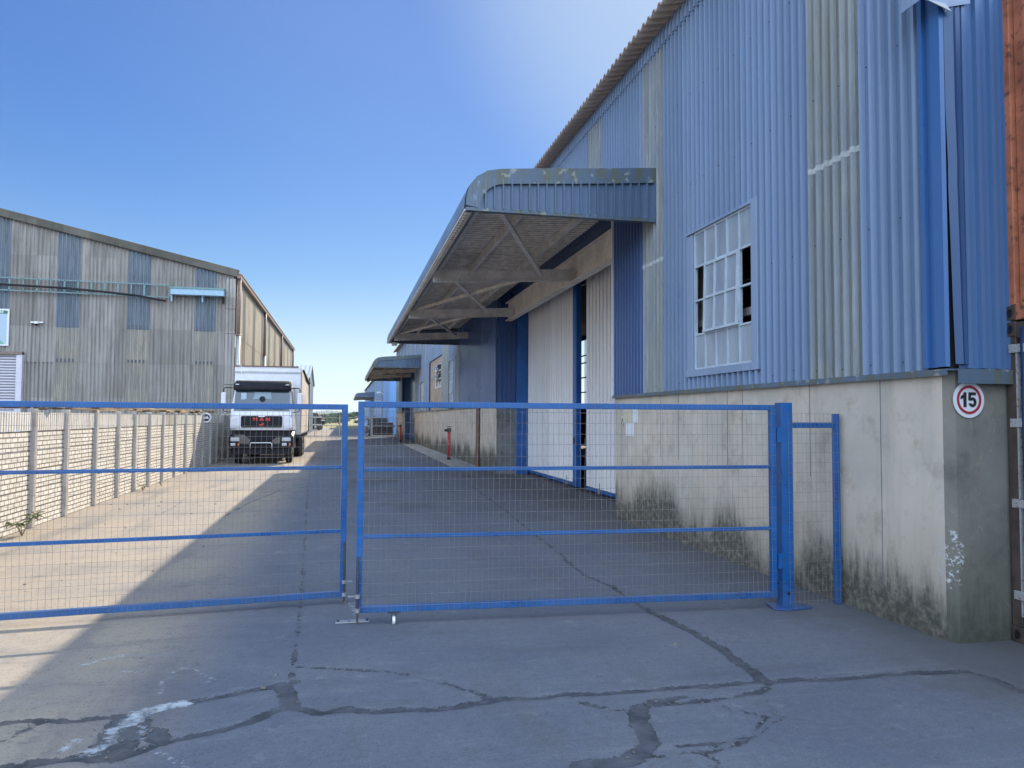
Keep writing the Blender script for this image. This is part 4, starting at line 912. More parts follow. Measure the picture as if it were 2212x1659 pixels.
for (a, b, kd) in zip(edges, edges[1:], kinds):
    for ri, (za, zb) in enumerate(rows):
        xa, xb = gx(a), gx(b)
        xa2 = xa
        tgt = mA if not kd else (mY if ri < 2 else mB_)
        if zb is None: ztop = lambda t, xa=xa: max(gzz(7.37) + .01, roofz(xa + t))
        else: ztop = gzz(zb)
        if a < -12.5 and ri == 0: continue
        if kd: tgt = MB()
        tgt.ribs((xa, GY - .012 * ri - random.uniform(0, .004), 0), (1, 0, 0), (0, -1, 0), xb - xa, gzz(za), ztop, .155, SIN(.065, 8), t0=xa % .155)
        if kd: tgt.build('translucent_sheet', M['transY'] if ri < 2 else M['transB'], lw, smooth=True)
mA.ribs((gx(-12.5), GY, 0), (1, 0, 0), (0, -1, 0), gx(-11.4) - gx(-12.5), 0, gzz(3.8), .155, SIN(.055, 8))
mA.build('gable_sheets', M['asb'], lw, smooth=True)
for a, b in ((-11.4, -10.54), (-8.74, -7.88), (-6.16, -5.3)):
    MB().box(gx(a) + .05, gx(b) - .1, GY - .052, GY - .048, gzz(3.84), gzz(3.97)).build('dark_lap_bar', M['lapbar'], lw)
    if a > -9: MB().box(gx(a) + .05, gx(b) - .1, GY - .064, GY - .060, gzz(5.24), gzz(5.40)).build('dark_lap_bar', M['lapbar'], lw)
mb = MB(); mb.beam((gx(-26), GY - .12, roofz(gx(-26)) + .05), (LWX + .1, GY - .12, roofz(LWX) - .02), .22, .34, (0, 0, 1))
mb.build('barge_board', M['barge'], lw, bevel=.03)
mb = MB()
for z0, z1 in ((0, 3.0), (3.0, 5.15), (5.15, 6.2), (6.2, 7.5)): mb.box(LWX - .42, LWX - .02, GY - .10 - random.uniform(0, .02), GY + .05, gzz(z0) if z0 else 0, gzz(z1) - .01)
mb.build('corner_trim', M['asb'], lw, bevel=.02)
mb = MB(); LY1 = 74.5
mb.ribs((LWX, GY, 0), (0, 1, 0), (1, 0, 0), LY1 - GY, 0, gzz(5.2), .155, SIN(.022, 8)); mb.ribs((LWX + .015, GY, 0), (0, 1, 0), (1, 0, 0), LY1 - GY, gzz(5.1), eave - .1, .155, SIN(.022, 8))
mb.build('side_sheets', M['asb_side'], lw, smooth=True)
mb = MB()
for i, y in enumerate(np.arange(GY, LY1, 1.045)): 
    if i % 4 == 2: mb.ribs((LWX + .03, y, 0), (0, 1, 0), (1, 0, 0), 1.045, 0, eave - .1, .155, SIN(.022, 8))
mb.build('side_translucent_sheet', M['transY'], lw, smooth=True)
mb = MB(); xr = gx(-28); mb.add([(LWX + .25, GY - .2, eave - .05), (LWX + .25, LY1, eave - .05), (xr, LY1, roofz(xr)), (xr, GY - .2, roofz(xr))], [(0, 1, 2, 3)]); mb.build('roof', M['asb_roof'], lw, solid=.05)
mb = MB(); mb.box(LWX + .05, LWX + .22, GY - .25, LY1, eave - .25, eave - .08); mb.build('gutter', M['gutter'], lw, bevel=.02)
mb = MB(); mb.box(xr, LWX - .05, GY + .3, LY1, 0, .02); mb.box(xr, LWX - .05, LY1 - .05, LY1, 0, eave); mb.build('rear_wall', M['interior'], lw)
for y in (GY - .02, 47.6, 60.1, 73.6):
    d = MB(); d.tube([(LWX + .14, y, eave - .2), (LWX + .12, y, gzz(5.1))], .075, 10); d.disc((LWX + .12, y, gzz(5.06)), (0, 0, 1), .1, .08, 12); D = d.build('downpipe', M['gutter'], lw, smooth=True)
    d = MB(); d.tube([(LWX + .12, y, gzz(5.1)), (LWX + .12, y, 0)], .085, 10); d.build('lower_pipe', M['steel'], D, smooth=True)
# roller shutter
sh = MB(); x1 = gx(-12.72); x0 = gx(-16.5); z = 0.0; zt = gzz(4.05); vs = []
zz = 0.0; prof = []
while zz < zt: prof += [(0, zz), (.05, zz + .04), (.05, zz + .085), (0, zz + .10)]; zz += .118
vs = [(x, GY - .12 - o, zv) for o, zv in prof for x in (x0, x1)]; sh.add(vs, [(2 * i, 2 * i + 1, 2 * i + 3, 2 * i + 2) for i in range(len(prof) - 1)])
S_ = sh.build('roller_shutter', M['slats'], lw)
MB().box(gx(-12.72), gx(-12.5), GY - .26, GY - .02, 0, gzz(4.17)).build('shutter_jamb', M['rollw'], S_, bevel=.02)
MB().box(gx(-16.6), gx(-12.5), GY - .28, GY - .02, gzz(4.06), gzz(4.2)).build('shutter_hood', M['gutter'], S_, bevel=.02)
# cable ladder, cable, lamp box, camera, sign on the gable
t = thing('cable_ladder', (gx(-10), GY, gzz(6.6)), 'pale green cable ladder fixed along the grey gable wall', 'cable tray')
yl = GY - .22
za = lambda x, o: gzz(7.14 + o - (x + 13.5) * .0085)
r1 = MB(); X0, X1 = -22, -7.06
for o in (0, -.5): r1.beam((gx(X0), yl, za(X0, o)), (gx(X1), yl, za(X1, o)), .05, .045)
r1.build('side_rails', M['teal'], t); r2 = MB(); x = X0
while x <= X1 + .01: r2.beam((gx(x), yl, za(x, -.5)), (gx(x), yl, za(x, 0)), .05, .05 if int(x * 2) % 2 else .07); x += .497
r2.build('rungs', M['teal'], t)
cb = MB(); pts = [(gx(-22), yl - .05, gzz(7.0)), (gx(-13.5), yl - .05, gzz(6.86)), (gx(-11), yl - .06, gzz(6.80)), (gx(-9.5), yl - .06, gzz(6.70)), (gx(-8.3), yl - .06, gzz(6.60)), (gx(-7.6), yl - .06, gzz(6.47)), (gx(-7.25), yl - .06, gzz(6.42))]
cb.tube(pts, .045, 8); tag(cb.build('power_cable', M['black'], smooth=True), 'thick black cable sagging across the pale green cable ladder', 'cable')
t = thing('lamp_box', (gx(-6), GY, gzz(6.8)), 'long pale blue lamp housing at the right corner of the grey gable', 'lamp')
MB().box(gx(-7.03), gx(-4.95), GY - .5, GY - .16, gzz(6.68), gzz(6.93)).build('housing', M['lampblue'], t, bevel=.015); MB().box(gx(-7.06), gx(-4.93), GY - .53, GY - .14, gzz(6.93), gzz(7.0)).build('lid', M['teal'], t)
for x in (-7.05, -5.85, -5.05): MB().box(gx(x), gx(x) + .06, GY - .3, GY - .1, gzz(6.42), gzz(6.68)).build('bracket', M['lampblue'] if x < -5.5 else M['black'], t)
t = thing('security_camera', (gx(-12.06), GY, gzz(5.35)), 'small white dome camera on a bracket on the grey gable', 'camera')
MB().box(gx(-12.28), gx(-11.84), GY - .16, GY - .06, gzz(5.37), gzz(5.42)).build('bracket', M['white'], t)
dm = MB(); dm.tube([(gx(-12.06), GY - .2, gzz(5.42)), (gx(-12.06), GY - .2, gzz(5.33))], .09, 12); dm.build('body', M['white'], t); dm = MB(); dm.tube([(gx(-12.06), GY - .2, gzz(5.33)), (gx(-12.06), GY - .2, gzz(5.29)), (gx(-12.06), GY - .2, gzz(5.26))], [.085, .07, .03], 12); dm.build('dome', M['black'], t, smooth=True)
t = thing('sign_board', (gx(-14), GY, gzz(4.5)), 'white sign board with a green header on the grey gable, cut by the frame', 'sign')
MB().box(gx(-15.4), gx(-13.06), GY - .12, GY - .08, gzz(4.42), gzz(5.90)).build('panel', M['signw'], t, bevel=.01)
MB().box(gx(-15.3), gx(-13.14), GY - .124, GY - .121, gzz(4.50), gzz(5.70)).build('face', M['signpale'], t)
MB().prism([(-2.2, 0), (-.03, 0), (0, .03), (0, .11), (-.05, .14), (-2.2, .14)], (gx(-13.12), GY - .123, gzz(5.70)), (1, 0, 0), (0, 0, 1), (0, -1, 0), .006).build('header', M['signg'], t)
text_mesh('lettering', 'world', .17, (gx(-13.27), GY - .131, gzz(5.775)), (1, 0, 0), (0, 0, 1), M['signw'], t, bold=.004, depth=.001, align='RIGHT')
MB().prism([(-2.0, 0), (-.28, 0), (-.5, .26), (-2.0, .26)], (gx(-13.1), GY - .126, gzz(4.50)), (1, 0, 0), (0, 0, 1), (0, -1, 0), .003).build('green_hill', M['signg'], t)
MB().prism([(-.32, .0), (-.13, 0), (-.28, .17), (-.44, .17)], (gx(-13.1), GY - .131, gzz(4.50)), (1, 0, 0), (0, 0, 1), (0, -1, 0), .002).build('green_hill', M['signg2'], t)

# ------------------------------------------------------------------ truck
def truck():
    tx = -2.79; yf = 28.0; t = thing('parked_truck', (tx, yf, 0), 'white truck with a box body parked facing the gate beside the brick wall', 'truck'); W = 1.05
    X = lambda a: tx + a
    # cab shell: sweep of section rings from front to back
    sec = [(yf, 1.20, 1.80, W - .04), (yf - .02, 1.22, 1.80, W), (yf + .02, 1.8, 2.05, W)]
    cb = MB(); prof = [(1.19, .0), (1.3, -.03), (1.72, -.03), (1.80, .0), (2.08, .05), (2.5, .16), (2.80, .28), (2.93, .42), (2.97, .7), (2.97, 1.7)]  # z, y offset
    vs = []
    for z, yo in prof:
        for a, dy in ((-1, .10), (-.93, .015), (-.5, 0), (0, -.01), (.5, 0), (.93, .015), (1, .10)):
            w = W if z < 1.85 else W - .02 - .10 * (z - 1.85)
            vs.append((X(a * w), yf + yo + dy, z))
    n = 7; fs = [(i * n + k, i * n + k + 1, (i + 1) * n + k + 1, (i + 1) * n + k) for i in range(len(prof) - 1) for k in range(n - 1)]
    cb.add(vs, fs); 
    side = [(yf + yo + .10, z) for z, yo in prof[:-1]] + [(yf + 1.75, 2.97), (yf + 1.75, 1.19)]
    for sg_ in (-1, 1):
        cb.add([(X(sg_ * (W if z < 1.85 else W - .02 - .10 * (z - 1.85))), yy, z) for yy, z in side], [tuple(range(len(side)))])
    cb.add([(X(-W), yf + 1.75, 1.19), (X(W), yf + 1.75, 1.19), (X(W - .13), yf + 1.75, 2.97), (X(-W + .13), yf + 1.75, 2.97)], [(0, 1, 2, 3)])
    cab = cb.build('cab', M['truckw'], t)
    # windscreen
    def sheet(rowz, halfw, off, name, mat, parent, solid=.01):
        m = MB(); vs = []
        for z, hw in zip(rowz, halfw):
            yo = np.interp(z, [p[0] for p in prof], [p[1] for p in prof])
            for a in (-1, -.5, 0, .5, 1): vs.append((X(a * hw), yf + yo + (.012 if abs(a) == 1 else 0) - off, z))
        m.add(vs, [(i * 5 + k, i * 5 + k + 1, (i + 1) * 5 + k + 1, (i + 1) * 5 + k) for i in range(len(rowz) - 1) for k in range(4)])
        return m.build(name, mat, parent, solid=solid)
    ws = sheet([1.86, 2.08, 2.3, 2.5, 2.62], [.93, .93, .92, .91, .90], .012, 'windscreen', M['screen'], t)
    o = MB()
    for x, z, w, h, m in ((-.62, 2.36, .09, .13, 0),): o.box(X(x - w), X(x + w), yf + .085, yf + .088, z - h, z + h)
    o.box(X(.55), X(.85), yf + .035, yf + .038, 1.95, 2.06); o.build('window_sticker', M['signpale'], ws)
    sheet([2.28, 2.52], [.45, .43], .021, 'rear_window_glow', M['backlight'], ws, .002)  # light through the cab painted as a pale patch over the windscreen
    st = MB(); st.disc((X(.0), yf + .06, 2.28), (0, -1, .2), .10, .012, 14); st.build('headrest', M['black'], ws)
    for x in (-.5, .55): 
        st = MB(); st.prism([(-.2, -.2), (.2, -.2), (.17, .18), (.08, .30), (-.08, .30), (-.17, .18)], (X(x), yf + .058, 2.12), (1, 0, 0), (0, .35, 1), (0, -1, 0), .004); st.build('seat_back', M['black'], ws)
    # visor
    v = MB(); vs = []
    for z, yo, hw in ((2.58, -.02, .95), (2.66, -.03, .97), (2.84, .08, .96), (2.93, .25, .92)):
        for a, dy in ((-1, .16), (-.9, .03), (0, 0), (.9, .03), (1, .16)): vs.append((X(a * hw), yf + yo + .08 + dy, z))
    v.add(vs, [(i * 5 + k, i * 5 + k + 1, (i + 1) * 5 + k + 1, (i + 1) * 5 + k) for i in range(3) for k in range(4)])
    V = v.build('sun_visor', M['bumper'], t, smooth=True, solid=.02)
    for x in (-.84, .84): MB().box(X(x - .06), X(x + .06), yf + .03, yf + .06, 2.77, 2.80).build('marker_lamp', M['lens'], V)
    # grille
    g = MB(); g.prism([(-.66, 0), (.66, 0), (.69, .05), (.69, .36), (.66, .40), (.14, .40), (.08, .36), (-.08, .36), (-.14, .40), (-.66, .40), (-.69, .36), (-.69, .05)], (X(.0), yf - .03, 1.285), (1, 0, 0), (0, 0, 1), (0, -1, 0), .018)
    G = g.build('grille', M['black'], t); b = MB()
    for z in (1.33, 1.40, 1.47, 1.54, 1.61): b.box(X(-.66), X(.66), yf - .056, yf - .049, z, z + .018)
    b.build('grille_bars', M['bumper'], G)
    text_mesh('lettering', 'M A N', .155, (X(.0), yf - .062, 1.565), (1, 0, 0), (0, 0, 1), M['redlet'], G, bold=.004, depth=.003, sx=1.35)
    em = MB(); em.prism([(x * .8, z * .8) for x, z in [(-.085, -.02), (-.06, .0), (.02, .0), (.035, .05), (.085, .035), (.075, .005), (.06, -.01), (.06, -.075), (.045, -.075), (.03, -.03), (-.035, -.035), (-.06, -.08), (-.075, -.08), (-.07, -.04), (-.1, -.06), (-.115, .0), (-.105, .005)]], (X(.01), yf - .058, 1.40), (1, 0, 0), (0, 0, 1), (0, -1, 0), .006); em.build('emblem', M['redlet'], G)
    pf = MB(); pf.box(X(-W + .01), X(-W + .2), yf - .045, yf - .02, 1.26, 1.62); pf.box(X(W - .2), X(W - .01), yf - .045, yf - .02, 1.26, 1.62); pf.build('side_panel', M['truckw'], t, bevel=.03)
    # bumper
    bp = MB(); bp.prism([(-1.05, 0), (1.05, 0), (1.07, .1), (1.07, .38), (1.0, .46), (.62, .46), (.55, .40), (.35, .30), (-.35, .30), (-.55, .40), (-.62, .46), (-1.0, .46), (-1.07, .38), (-1.07, .1)], (X(0), yf + .12, .58), (1, 0, 0), (0, 0, 1), (0, -1, 0), .16)
    BP = bp.build('bumper', M['bumper'], t, bevel=.02)
    MB().prism([(-.72, .15), (-.42, .12), (-.36, .28), (-.5, .38), (-.58, .45), (-.86, .45), (-.9, .38), (-.74, .3)], (X(0), yf - .042, .58), (1, 0, 0), (0, 0, 1), (0, -1, 0), .004).build('worn_patch', M['primer'], BP); MB().prism([(.42, .12), (.62, .15), (.64, .36), (.5, .36), (.36, .24)], (X(0), yf - .042, .58), (1, 0, 0), (0, 0, 1), (0, -1, 0), .004).build('worn_patch', M['primer'], BP)
    for x in (-.87, .84):
        H = MB().box(X(x - .15), X(x + .15), yf - .06, yf - .03, .80, .93).build('headlight', M['lens'], BP, bevel=.02)
        MB().box(X(x - .15), X(x + .02), yf - .058, yf - .03, .64, .74).build('fog_light', M['lens'], BP, bevel=.02); MB().box(X(x + .09), X(x + .15), yf - .058, yf - .03, .64, .74).build('indicator', M['amber'], BP, bevel=.01)
    MB().box(X(-.24), X(.24), yf - .05, yf - .04, .86, .95).build('number_plate', M['bumper'], BP)
    tb = MB(); tb.tube([(X(-.36), yf - .06, .56), (X(-.36), yf - .09, .72), (X(-.33), yf - .09, .75), (X(.33), yf - .09, .75), (X(.36), yf - .09, .72), (X(.36), yf - .06, .56)], .016, 8); tb.build('tow_bar', M['white'], t, smooth=True)
    ub = MB(); ub.box(X(-1.0), X(1.0), yf + .05, yf + .35, .34, .58); ub.box(X(-.98), X(.98), yf + .1, yf + 1.7, .75, 1.19); ub.box(X(-.5), X(-.35), yf + .3, yf + 8.2, .62, .85); ub.box(X(.35), X(.5), yf + .3, yf + 8.2, .62, .85); ub.box(X(-.3), X(.3), yf + .5, yf + 1.4, .35, .8); ub.box(X(.45), X(.95), yf + 2.6, yf + 3.6, .45, .9); ub.box(X(-.95), X(-.45), yf + 2.6, yf + 3.6, .45, .9)
    ub.build('chassis', M['black'], t)
    # box body
    bx = MB(); bx.box(tx - 1.2, tx + 1.2, 30.0, 36.6, .98, 3.55); B = bx.build('box_body', M['truckw'], t, bevel=.03)
    MB().box(tx - 1.205, tx + 1.205, 29.97, 36.62, 3.30, 3.36).build('box_top_rail', M['steel'], B); MB().box(tx - 1.21, tx + 1.1, 29.96, 30.0, 3.53, 3.57).build('box_top_rail', M['pipe'], B)
    vs = []; cu = MB(); NN = 40
    for i in range(NN + 1):
        y = 30.15 + 6.3 * i / NN; x = tx + 1.215 + .012 * math.sin(i * 1.9)
        vs += [(x, y, 1.05), (x + .01, y, 1.9), (x, y, 2.7), (x, y, 3.42 - .05 * abs(math.sin(i * .16)))]
    cu.add(vs, [(4 * i + k, 4 * i + 4 + k, 4 * i + 5 + k, 4 * i + 1 + k) for i in range(NN) for k in range(3)]); cu.build('side_curtain', M['curtain'], B, smooth=True)
    cu = MB(); cu.box(tx + 1.21, tx + 1.26, 36.0, 36.1, 1.0, 3.45); cu.tube([(tx + 1.22, 31.2, 3.48), (tx + 1.25, 33.5, 3.25), (tx + 1.25, 36, 3.2)], .05, 6); cu.build('strap', M['black'], B)
    cu = MB(); 
    for y in np.arange(30.3, 36.4, .7): cu.box(tx + 1.0, tx + 1.2, y, y + .06, .85, 1.0)
    cu.build('curtain_buckles', M['darksteel'], B)
    # mirrors
    for sg_ in (-1, 1):
        xm = X(sg_ * (W + (.24 if sg_ < 0 else .22))); ym = yf + .1
        Mi = MB().box(xm - .085, xm + .085, ym - .06, ym + .05, 2.06, 2.50).build('mirror', M['truckw'], t, bevel=.04)
        a = MB(); a.tube([(X(sg_ * .93), yf + .22, 2.66), (xm - sg_ * .04, ym, 2.67), (xm, ym, 2.62), (xm, ym, 2.48)], .018, 8); a.tube([(xm, ym, 2.06), (xm - sg_ * .02, ym, 1.84), (X(sg_ * .97), yf + .18, 1.80)], .014, 6); a.build('mirror_arm', M['black'], Mi, smooth=True)
    an = MB(); an.tube([(X(-.78), yf + .7, 2.97), (X(-.83), yf + .75, 3.6)], .008, 5); an.build('antenna', M['white'], t)
    w = MB(); w.box(X(W - .02), X(W + .0), yf + .45, yf + 1.35, 2.02, 2.72); w.build('side_window', M['glass'], t)
    for sg_ in (-1, 1):
        m = MB(); pts = []
        for q in range(9): a = math.pi * (.02 + .96 * q / 8); pts.append((yf + .95 + .56 * math.cos(a), .52 + .60 * math.sin(a)))
        vs = [(X(sg_ * .72), y, z) for y, z in pts] + [(X(sg_ * 1.06), y, z) for y, z in pts]; m.add(vs, [(i, i + 1, 9 + i + 1, 9 + i) for i in range(8)]); m.build('mudguard', M['steel'], t, smooth=True, solid=.02)
        for yy, wide in ((yf + .95, .24), (33.6, .46), (34.7, .46)):
            xo = X(sg_ * (1.0 if yy < 30 else 1.12)); xi = xo - sg_ * wide
            tm_ = MB(); R_ = .44; prof2 = [(0, R_ - .07), (.02, R_ - .015), (.06, R_), (wide - .06, R_), (wide - .02, R_ - .015), (wide, R_ - .07), (wide, .24), (0, .24)]; NN = 28; vs = []
            for q in range(NN):
                a = 2 * math.pi * q / NN; vs += [(xo - sg_ * d, yy + math.cos(a) * r, R_ + math.sin(a) * r) for d, r in prof2]
            m = len(prof2); tm_.add(vs, [(q * m + k, q * m + (k + 1) % m, ((q + 1) % NN) * m + (k + 1) % m, ((q + 1) % NN) * m + k) for q in range(NN) for k in range(m)])
            Wh = tm_.build('wheel', M['rubber'], t, smooth=True)
            rm = MB(); rm.disc((xo - sg_ * .09, yy, R_), (sg_, 0, 0), .25, .04, 24); rm.disc((xo - sg_ * .06, yy, R_), (sg_, 0, 0), .10, .08, 14)
            for q in range(8): a = q * math.pi / 4; rm.disc((xo - sg_ * .05, yy + .17 * math.cos(a), R_ + .17 * math.sin(a)), (sg_, 0, 0), .02, .03, 6)
            rm.build('rim', M['steel'], Wh)
truck()

# ------------------------------------------------------------------ far shed on the left
sd = thing('grey_shed', (-3.6, 82, 0), 'pale grey green sheet metal shed behind the parked truck', 'shed')
mb = MB(); mb.add([(-3.45, 76, 0), (-3.45, 90, 0), (-3.45, 90, 5.2), (-3.45, 83, 7.05), (-3.45, 76, 5.2), (-20, 76, 0), (-20, 90, 0), (-20, 90, 5.2), (-20, 83, 7.05), (-20, 76, 5.2)], [(0, 5, 9, 4), (5, 6, 7, 8, 9), (1, 2, 7, 6)])
mb.ribs((-3.45, 76, 0), (0, 1, 0), (1, 0, 0), 14, 0, lambda t: 5.2 + 1.85 * (1 - abs(t - 7) / 7), .4, IBR); mb.build('walls', M['shedwall'], sd)
mb = MB(); 
for (y0, z0, y1, z1) in ((75.8, 5.2, 83, 7.1), (90.2, 5.2, 83, 7.1)):
    vs = []; 
    for i in range(72): x = -20 + i * .235; h = .04 * (i % 2); vs += [(x, y0, z0 + h), (x, y1, z1 + h)]
    mb.add(vs, [(2 * i, 2 * i + 1, 2 * i + 3, 2 * i + 2) for i in range(71)])
mb.build('roof', M['shedroof'], sd); mb = MB()
for y0, z0 in ((75.8, 5.2), (90.2, 5.2)): mb.beam((-3.35, y0, z0), (-3.35, 83, 7.1), .2, .16, (0, 0, 1))
mb.build('barge_trim', M['shedroof'], sd)

# ------------------------------------------------------------------ second hall
h2 = thing('far_blue_warehouse', (HX, 77, 0), 'far brighter blue warehouse beyond the open strip, with its own canopy', 'warehouse')
mb = MB(); mb.ribs((HX, 77, 0), (0, 1, 0), (-1, 0, 0), 88, 0, 7.2, .25, IBR, 0); mb.build('side_cladding', M['far_blue'], h2)
mb = MB(); y = 89
i = 0
while y < 163:
    if i % 3 != 2: MB().ribs((HX - .02, y, 0), (0, 1, 0), (-1, 0, 0), 1.3, .9, 7.2, .25, IBR, 0).build('translucent_sheet', M['trans'], h2)
    y += 2.6; i += 1
mb = MB(); mb.add([(HX, 77, 0), (18, 77, 0), (18, 77, 7.2), (11, 77, 8.8), (HX, 77, 7.2)], [(0, 1, 2, 3, 4)]); mb.add([(HX, 165, 0), (18, 165, 0), (18, 165, 7.2), (11, 165, 8.8), (HX, 165, 7.2)], [(0, 4, 3, 2, 1)]); mb.box(18, 18.1, 77, 165, 0, 7.2); mb.build('gable_walls', M['far_blue'], h2)
mb = MB(); mb.add([(4.1, 76.8, 7.2), (4.1, 165.2, 7.2), (11, 165.2, 8.9), (11, 76.8, 8.9), (18.3, 76.8, 7.15), (18.3, 165.2, 7.15)], [(0, 1, 2, 3), (3, 2, 5, 4)]); mb.build('roof', M['asb_roof'], h2, solid=.06)
canopy(113, 19.3, .1, h2)
for y in (92, 97, 105): window_far = MB().box(HX - .05, HX - .02, y, y + 1.5, 2.2, 4.4).build('window', M['glass'], h2)
lm = thing('wall_lamp', (HX, 88, 4.6), 'white bracket lamp on the far blue warehouse wall', 'lamp')
MB().tube([(HX - .02, 88.5, 4.3), (HX - .3, 88.5, 4.5)], .04, 6).build('arm', M['white'], lm); MB().tube([(HX - .3, 88.5, 4.5), (HX - .75, 88.5, 4.42)], [.1, .16], 10).build('head', M['white'], lm)

# ------------------------------------------------------------------ far fence, stacked steel, trailer and scrap
ff = thing('far_fence', (0, 65, 0), 'low galvanised mesh fence with a gate across the lane between the two halls', 'fence')
for (xa, ya, xb, yb) in ((-4.6, 66.5, 2.25, 64.6), (2.35, 64.5, 4.38, 64.2)):
    a = Vector((xa, ya, 0)); b = Vector((xb, yb, 0)); f = MB()
    for z in (.08, .95, 1.62): f.beam(a + Vector((0, 0, z)), b + Vector((0, 0, z)), .05, .05)
    n = max(1, round((b - a).length / 2.3))
    for i in range(n + 1): q = a + (b - a) * i / n; f.beam(q, q + Vector((0, 0, 1.66)), .07, .07, (1, 0, 0))
    f.build('frame', M['steel'], ff); w = MB(); L = (b - a).length; k = int(L / .1)
    for i in range(k): q = a + (b - a) * i / k; w.beam(q + Vector((0, 0, .1)), q + Vector((0, 0, 1.6)), .006, .006, (1, 0, 0))
    for i in range(14): w.beam(a + Vector((0, 0, .15 + i * .105)), b + Vector((0, 0, .15 + i * .105)), .006, .006)
    w.build('wire_mesh', M['wire'], ff)
for x, y in ((2.3, 64.6), (-.3, 65.3)): MB().box(x - .06, x + .06, y - .06, y + .06, 0, 1.75).build('post', M['steel'], ff)
proto = None; rr = random.Random(3)
for lv in range(8):
    for j in range(3):
        mb_o = None
        if proto is None: proto = MB().ibeam((-1.0, 0, .09), (1.0, 0, .09), .14, .18, .014).build('steel_beam', M['darksteel']); o = proto
        else: o = proto.copy(); COL.objects.link(o)
        if lv in (4, 7) and j == 1: pass
        o.location = (3.25 + rr.uniform(-.1, .1) - (.25 if lv > 5 else 0), 67 + j * .9 + rr.uniform(-.1, .1), .02 + lv * .205); o.rotation_euler = (0, 0, rr.uniform(-.02, .02)); o.scale = (1.0 if lv < 6 else .72, 1, 1)
        tag(o, 'dark steel beam in the stack behind the far fence', 'steel beam', 'stacked steel beams')
bs = MB().box(2.4, 4.3, 66.2, 66.35, .30, .42).build('timber_baulk', M['white']); tag(bs, 'pale timber lying low in front of the stacked steel beams', 'timber'); bs.location.z = -.29
t = thing('loaded_trailer', (-3.6, 100, 0), 'dark trailer with pale frame rails and junk on top, standing beyond the far fence', 'trailer')
MB().box(-4.75, -2.7, 99, 102, .75, 1.62).build('body', M['black'], t, bevel=.03); MB().box(-4.6, -2.6, 99.05, 101.9, .1, .7).build('lower_body', M['bumper'], t)
f = MB(); f.box(-4.95, -2.6, 98.9, 98.98, .70, .78); f.box(-4.9, -2.6, 98.9, 98.98, 1.62, 1.70); f.box(-4.95, -4.75, 98.9, 99, .1, 1.7); f.box(-2.75, -2.3, 98.9, 99.4, 1.2, 1.28); f.beam((-4.8, 98.85, .7), (-4.5, 98.85, .05), .08, .08); f.beam((-3.5, 98.85, .7), (-3.2, 98.85, .1), .08, .1); f.build('frame_rails', M['white'], t)
f = MB(); f.box(-2.7, -2.3, 99, 100, .7, 1.2); f.build('side_box', M['bumper'], t)
f = MB()
for i in range(26): a = Vector((rr.uniform(-3.9, -2.7), rr.uniform(99.2, 100.5), 1.7)); f.beam(a, a + Vector((rr.uniform(-.6, .6), rr.uniform(-.3, .3), rr.uniform(.05, .6))), .06, .06)
f.build('junk', M['darksteel'], t)
for x in (-4.2, -3.0): MB().disc((x, 98.95, .35), (0, -1, 0), .32, .2, 18).build('wheel', M['rubber'], t)
db = MB(); rr = random.Random(5)
def branch(p, d, L, r, depth):
    q = p + d * L; db.tube([p, p + d * L * .5 + Vector((rr.gauss(0, .06), 0, rr.gauss(0, .06))), q], [r, r * .8, r * .6], 5)
    if depth:
        for _ in range(rr.choice((2, 3))): branch(q, (d + Vector((rr.gauss(0, .7), rr.gauss(0, .5), rr.gauss(.1, .5)))).normalized(), L * rr.uniform(.55, .85), r * .62, depth - 1)
for d in ((-.6, 0, .7), (.2, .2, .9), (.6, -.1, .6)): branch(Vector((2.3, 82, 0)), Vector(d).normalized(), .8, .08, 3)
tag(db.build('dead_branches', M['bark']), 'heap of bare dead branches on the ground before the far blue warehouse', 'branches')
# weeds at the wall base
def weed(x, y, s, n, label, dry):
    t = thing('weed', (x, y, 0), label, 'weed', 'weeds along the precast wall'); rr = random.Random(int(y * 10)); lf = MB(); stm = MB()
    for i in range(n):
        a = rr.uniform(0, 6.28); e = rr.uniform(.5, 1.2); top = Vector((x + math.cos(a) * s * .4, y + math.sin(a) * s * .4, s * e * .8)); mid = Vector((x, y, 0)).lerp(top, .55) + Vector((0, 0, s * .1))
        stm.tube([(x, y, 0), mid, top], [.008, .006, .003], 5)
        for j in range(5):
            b = rr.uniform(0, 6.28); tip = top + Vector((math.cos(b), math.sin(b), rr.uniform(-.5, .3))) * s * rr.uniform(.3, .55); sd = (tip - top).cross(Vector((0, 0, 1))).normalized() * s * .06; m = top.lerp(tip, .45) + Vector((0, 0, s * .06))
            lf.add([top, m + sd, tip, m - sd], [(0, 1, 2, 3)], 1 if rr.random() < dry else 0)
    stm.build('stems', M['leaf_dry'], t); lf.build('leaves', [M['leaf'], M['leaf_dry']], t)
weed(-4.30, 11.8, .33, 7, 'largest weed with broad leaves at the near foot of the precast wall', .5); weed(-4.33, 18.4, .16, 5, 'small green weed at the foot of a precast wall post', .1); weed(-4.2, 19.6, .10, 4, 'smallest low weed in the pavement joint by the precast wall', .2); weed(-1.9, 25.4, .13, 6, 'dry weed tuft on the ground before the truck wheel', .7)
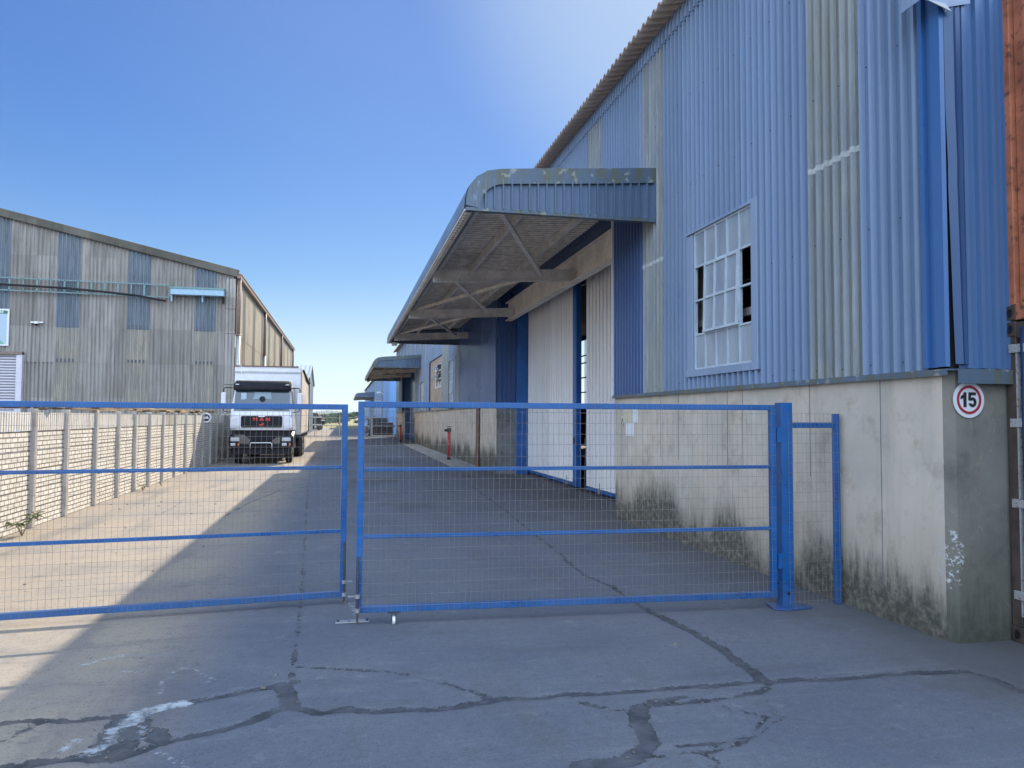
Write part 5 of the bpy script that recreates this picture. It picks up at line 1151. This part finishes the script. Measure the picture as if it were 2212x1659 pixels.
# pebbles
rr = random.Random(8); pb = MB(); pts = []
bpy_me = None
ico = [(0, 0, 1)] + [(math.cos(a) * .9, math.sin(a) * .9, .35) for a in np.linspace(0, 6.28, 7)[:-1]] + [(math.cos(a + .5), math.sin(a + .5), -.2) for a in np.linspace(0, 6.28, 7)[:-1]]
pb.add([(x * .02 * rr.uniform(.8, 1.2), y * .02 * rr.uniform(.8, 1.2), (z + .2) * .012) for x, y, z in ico], [(0, 1 + k, 1 + (k + 1) % 6) for k in range(6)] + [(1 + k, 7 + k, 7 + (k + 1) % 6, 1 + (k + 1) % 6) for k in range(6)])
pp = pb.build('pebble', M['pebble'])
for i in range(70):
    o = pp if i == 0 else pp.copy()
    if i: COL.objects.link(o)
    x, y = (rr.uniform(-4.2, 4.2), rr.uniform(3.6, 16)) if i < 45 else (rr.uniform(-4.3, -2.2), rr.uniform(9, 20))
    o.location = (x, y, 0); s = rr.uniform(.35, 1.3); o.scale = (s, s * rr.uniform(.6, 1), s); o.rotation_euler = (0, 0, rr.uniform(0, 6)); tag(o, 'small loose stone lying on the concrete yard', 'stone', 'loose stones scattered over the yard')
rg = random.Random(21); allc = [c for c in CRACKS if max(p[1] for p in c[1]) < 7.5]
for i in range(110):
    w, pts = rg.choice(allc); k = rg.randrange(len(pts) - 1); f = rg.random(); o = pp.copy(); COL.objects.link(o)
    o.location = (pts[k][0] + (pts[k + 1][0] - pts[k][0]) * f + rg.gauss(0, w + .015), pts[k][1] + (pts[k + 1][1] - pts[k][1]) * f + rg.gauss(0, w * .7 + .01), 0)
    q = rg.uniform(.15, .5); o.scale = (q, q * rg.uniform(.6, 1), q); o.rotation_euler = (0, 0, rg.uniform(0, 6)); tag(o, 'tiny grit stone beside a crack in the concrete yard', 'stone', 'grit along the yard cracks')
# far trees
def clump(name, spots, seed, mat):
    rr = random.Random(seed); m = MB()
    for (x, y, h, w) in spots:
        m.tube([(x, y, 0), (x + rr.gauss(0, .2), y, h * .45)], [.18, .1], 5)
        for i in range(170):
            a = rr.uniform(0, 6.28); rad = w * math.sqrt(rr.random()) ; z = h * (.25 + .75 * rr.random() ** .8); rad *= math.sqrt(max(.05, 1 - ((z / h - .55) / .5) ** 2))
            c = Vector((x + math.cos(a) * rad, y + math.sin(a) * rad, z)); s = rr.uniform(.35, .8) * w * .22
            u = Vector((rr.gauss(0, 1), rr.gauss(0, 1), rr.gauss(0, 1))).normalized() * s; v = u.orthogonal().normalized() * s * .8
            m.add([c - u, c - v, c + u, c + v], [(0, 1, 2, 3)])
    return m.build(name, mat)
rr = random.Random(2)
tag(clump('far_treeline', [(-90 + i * 6 + rr.uniform(-4, 4), 420 + rr.uniform(-40, 60), rr.uniform(2, 4.5), rr.uniform(4, 9)) for i in range(26)], 1, M['treeleaf']), 'dark line of trees and scrub across the dry field', 'trees', kind='stuff')
tag(clump('field_scrub', [(rr.uniform(-22, 12), rr.uniform(150, 330), rr.uniform(.5, 1.1), rr.uniform(1.0, 3)) for i in range(40)], 4, M['treeleaf']), 'low green scrub dotted over the dry field', 'scrub', kind='stuff')

# ------------------------------------------------------------------ air between here and the hills
t = NT('air_haze'); vol = t.n('ShaderNodeVolumePrincipled'); vol.inputs['Color'].default_value = (.72, .84, 1, 1); vol.inputs['Density'].default_value = .00012; vol.inputs['Anisotropy'].default_value = .2
t.t.nodes.remove(t.b); t.l(vol.outputs[0], t.out.inputs['Volume'])
tag(MB().box(-6400, 6400, -300, 7400, -6.5, 130).build('haze', t.m), 'thin pale blue haze veiling the far hills', 'haze', kind='stuff')
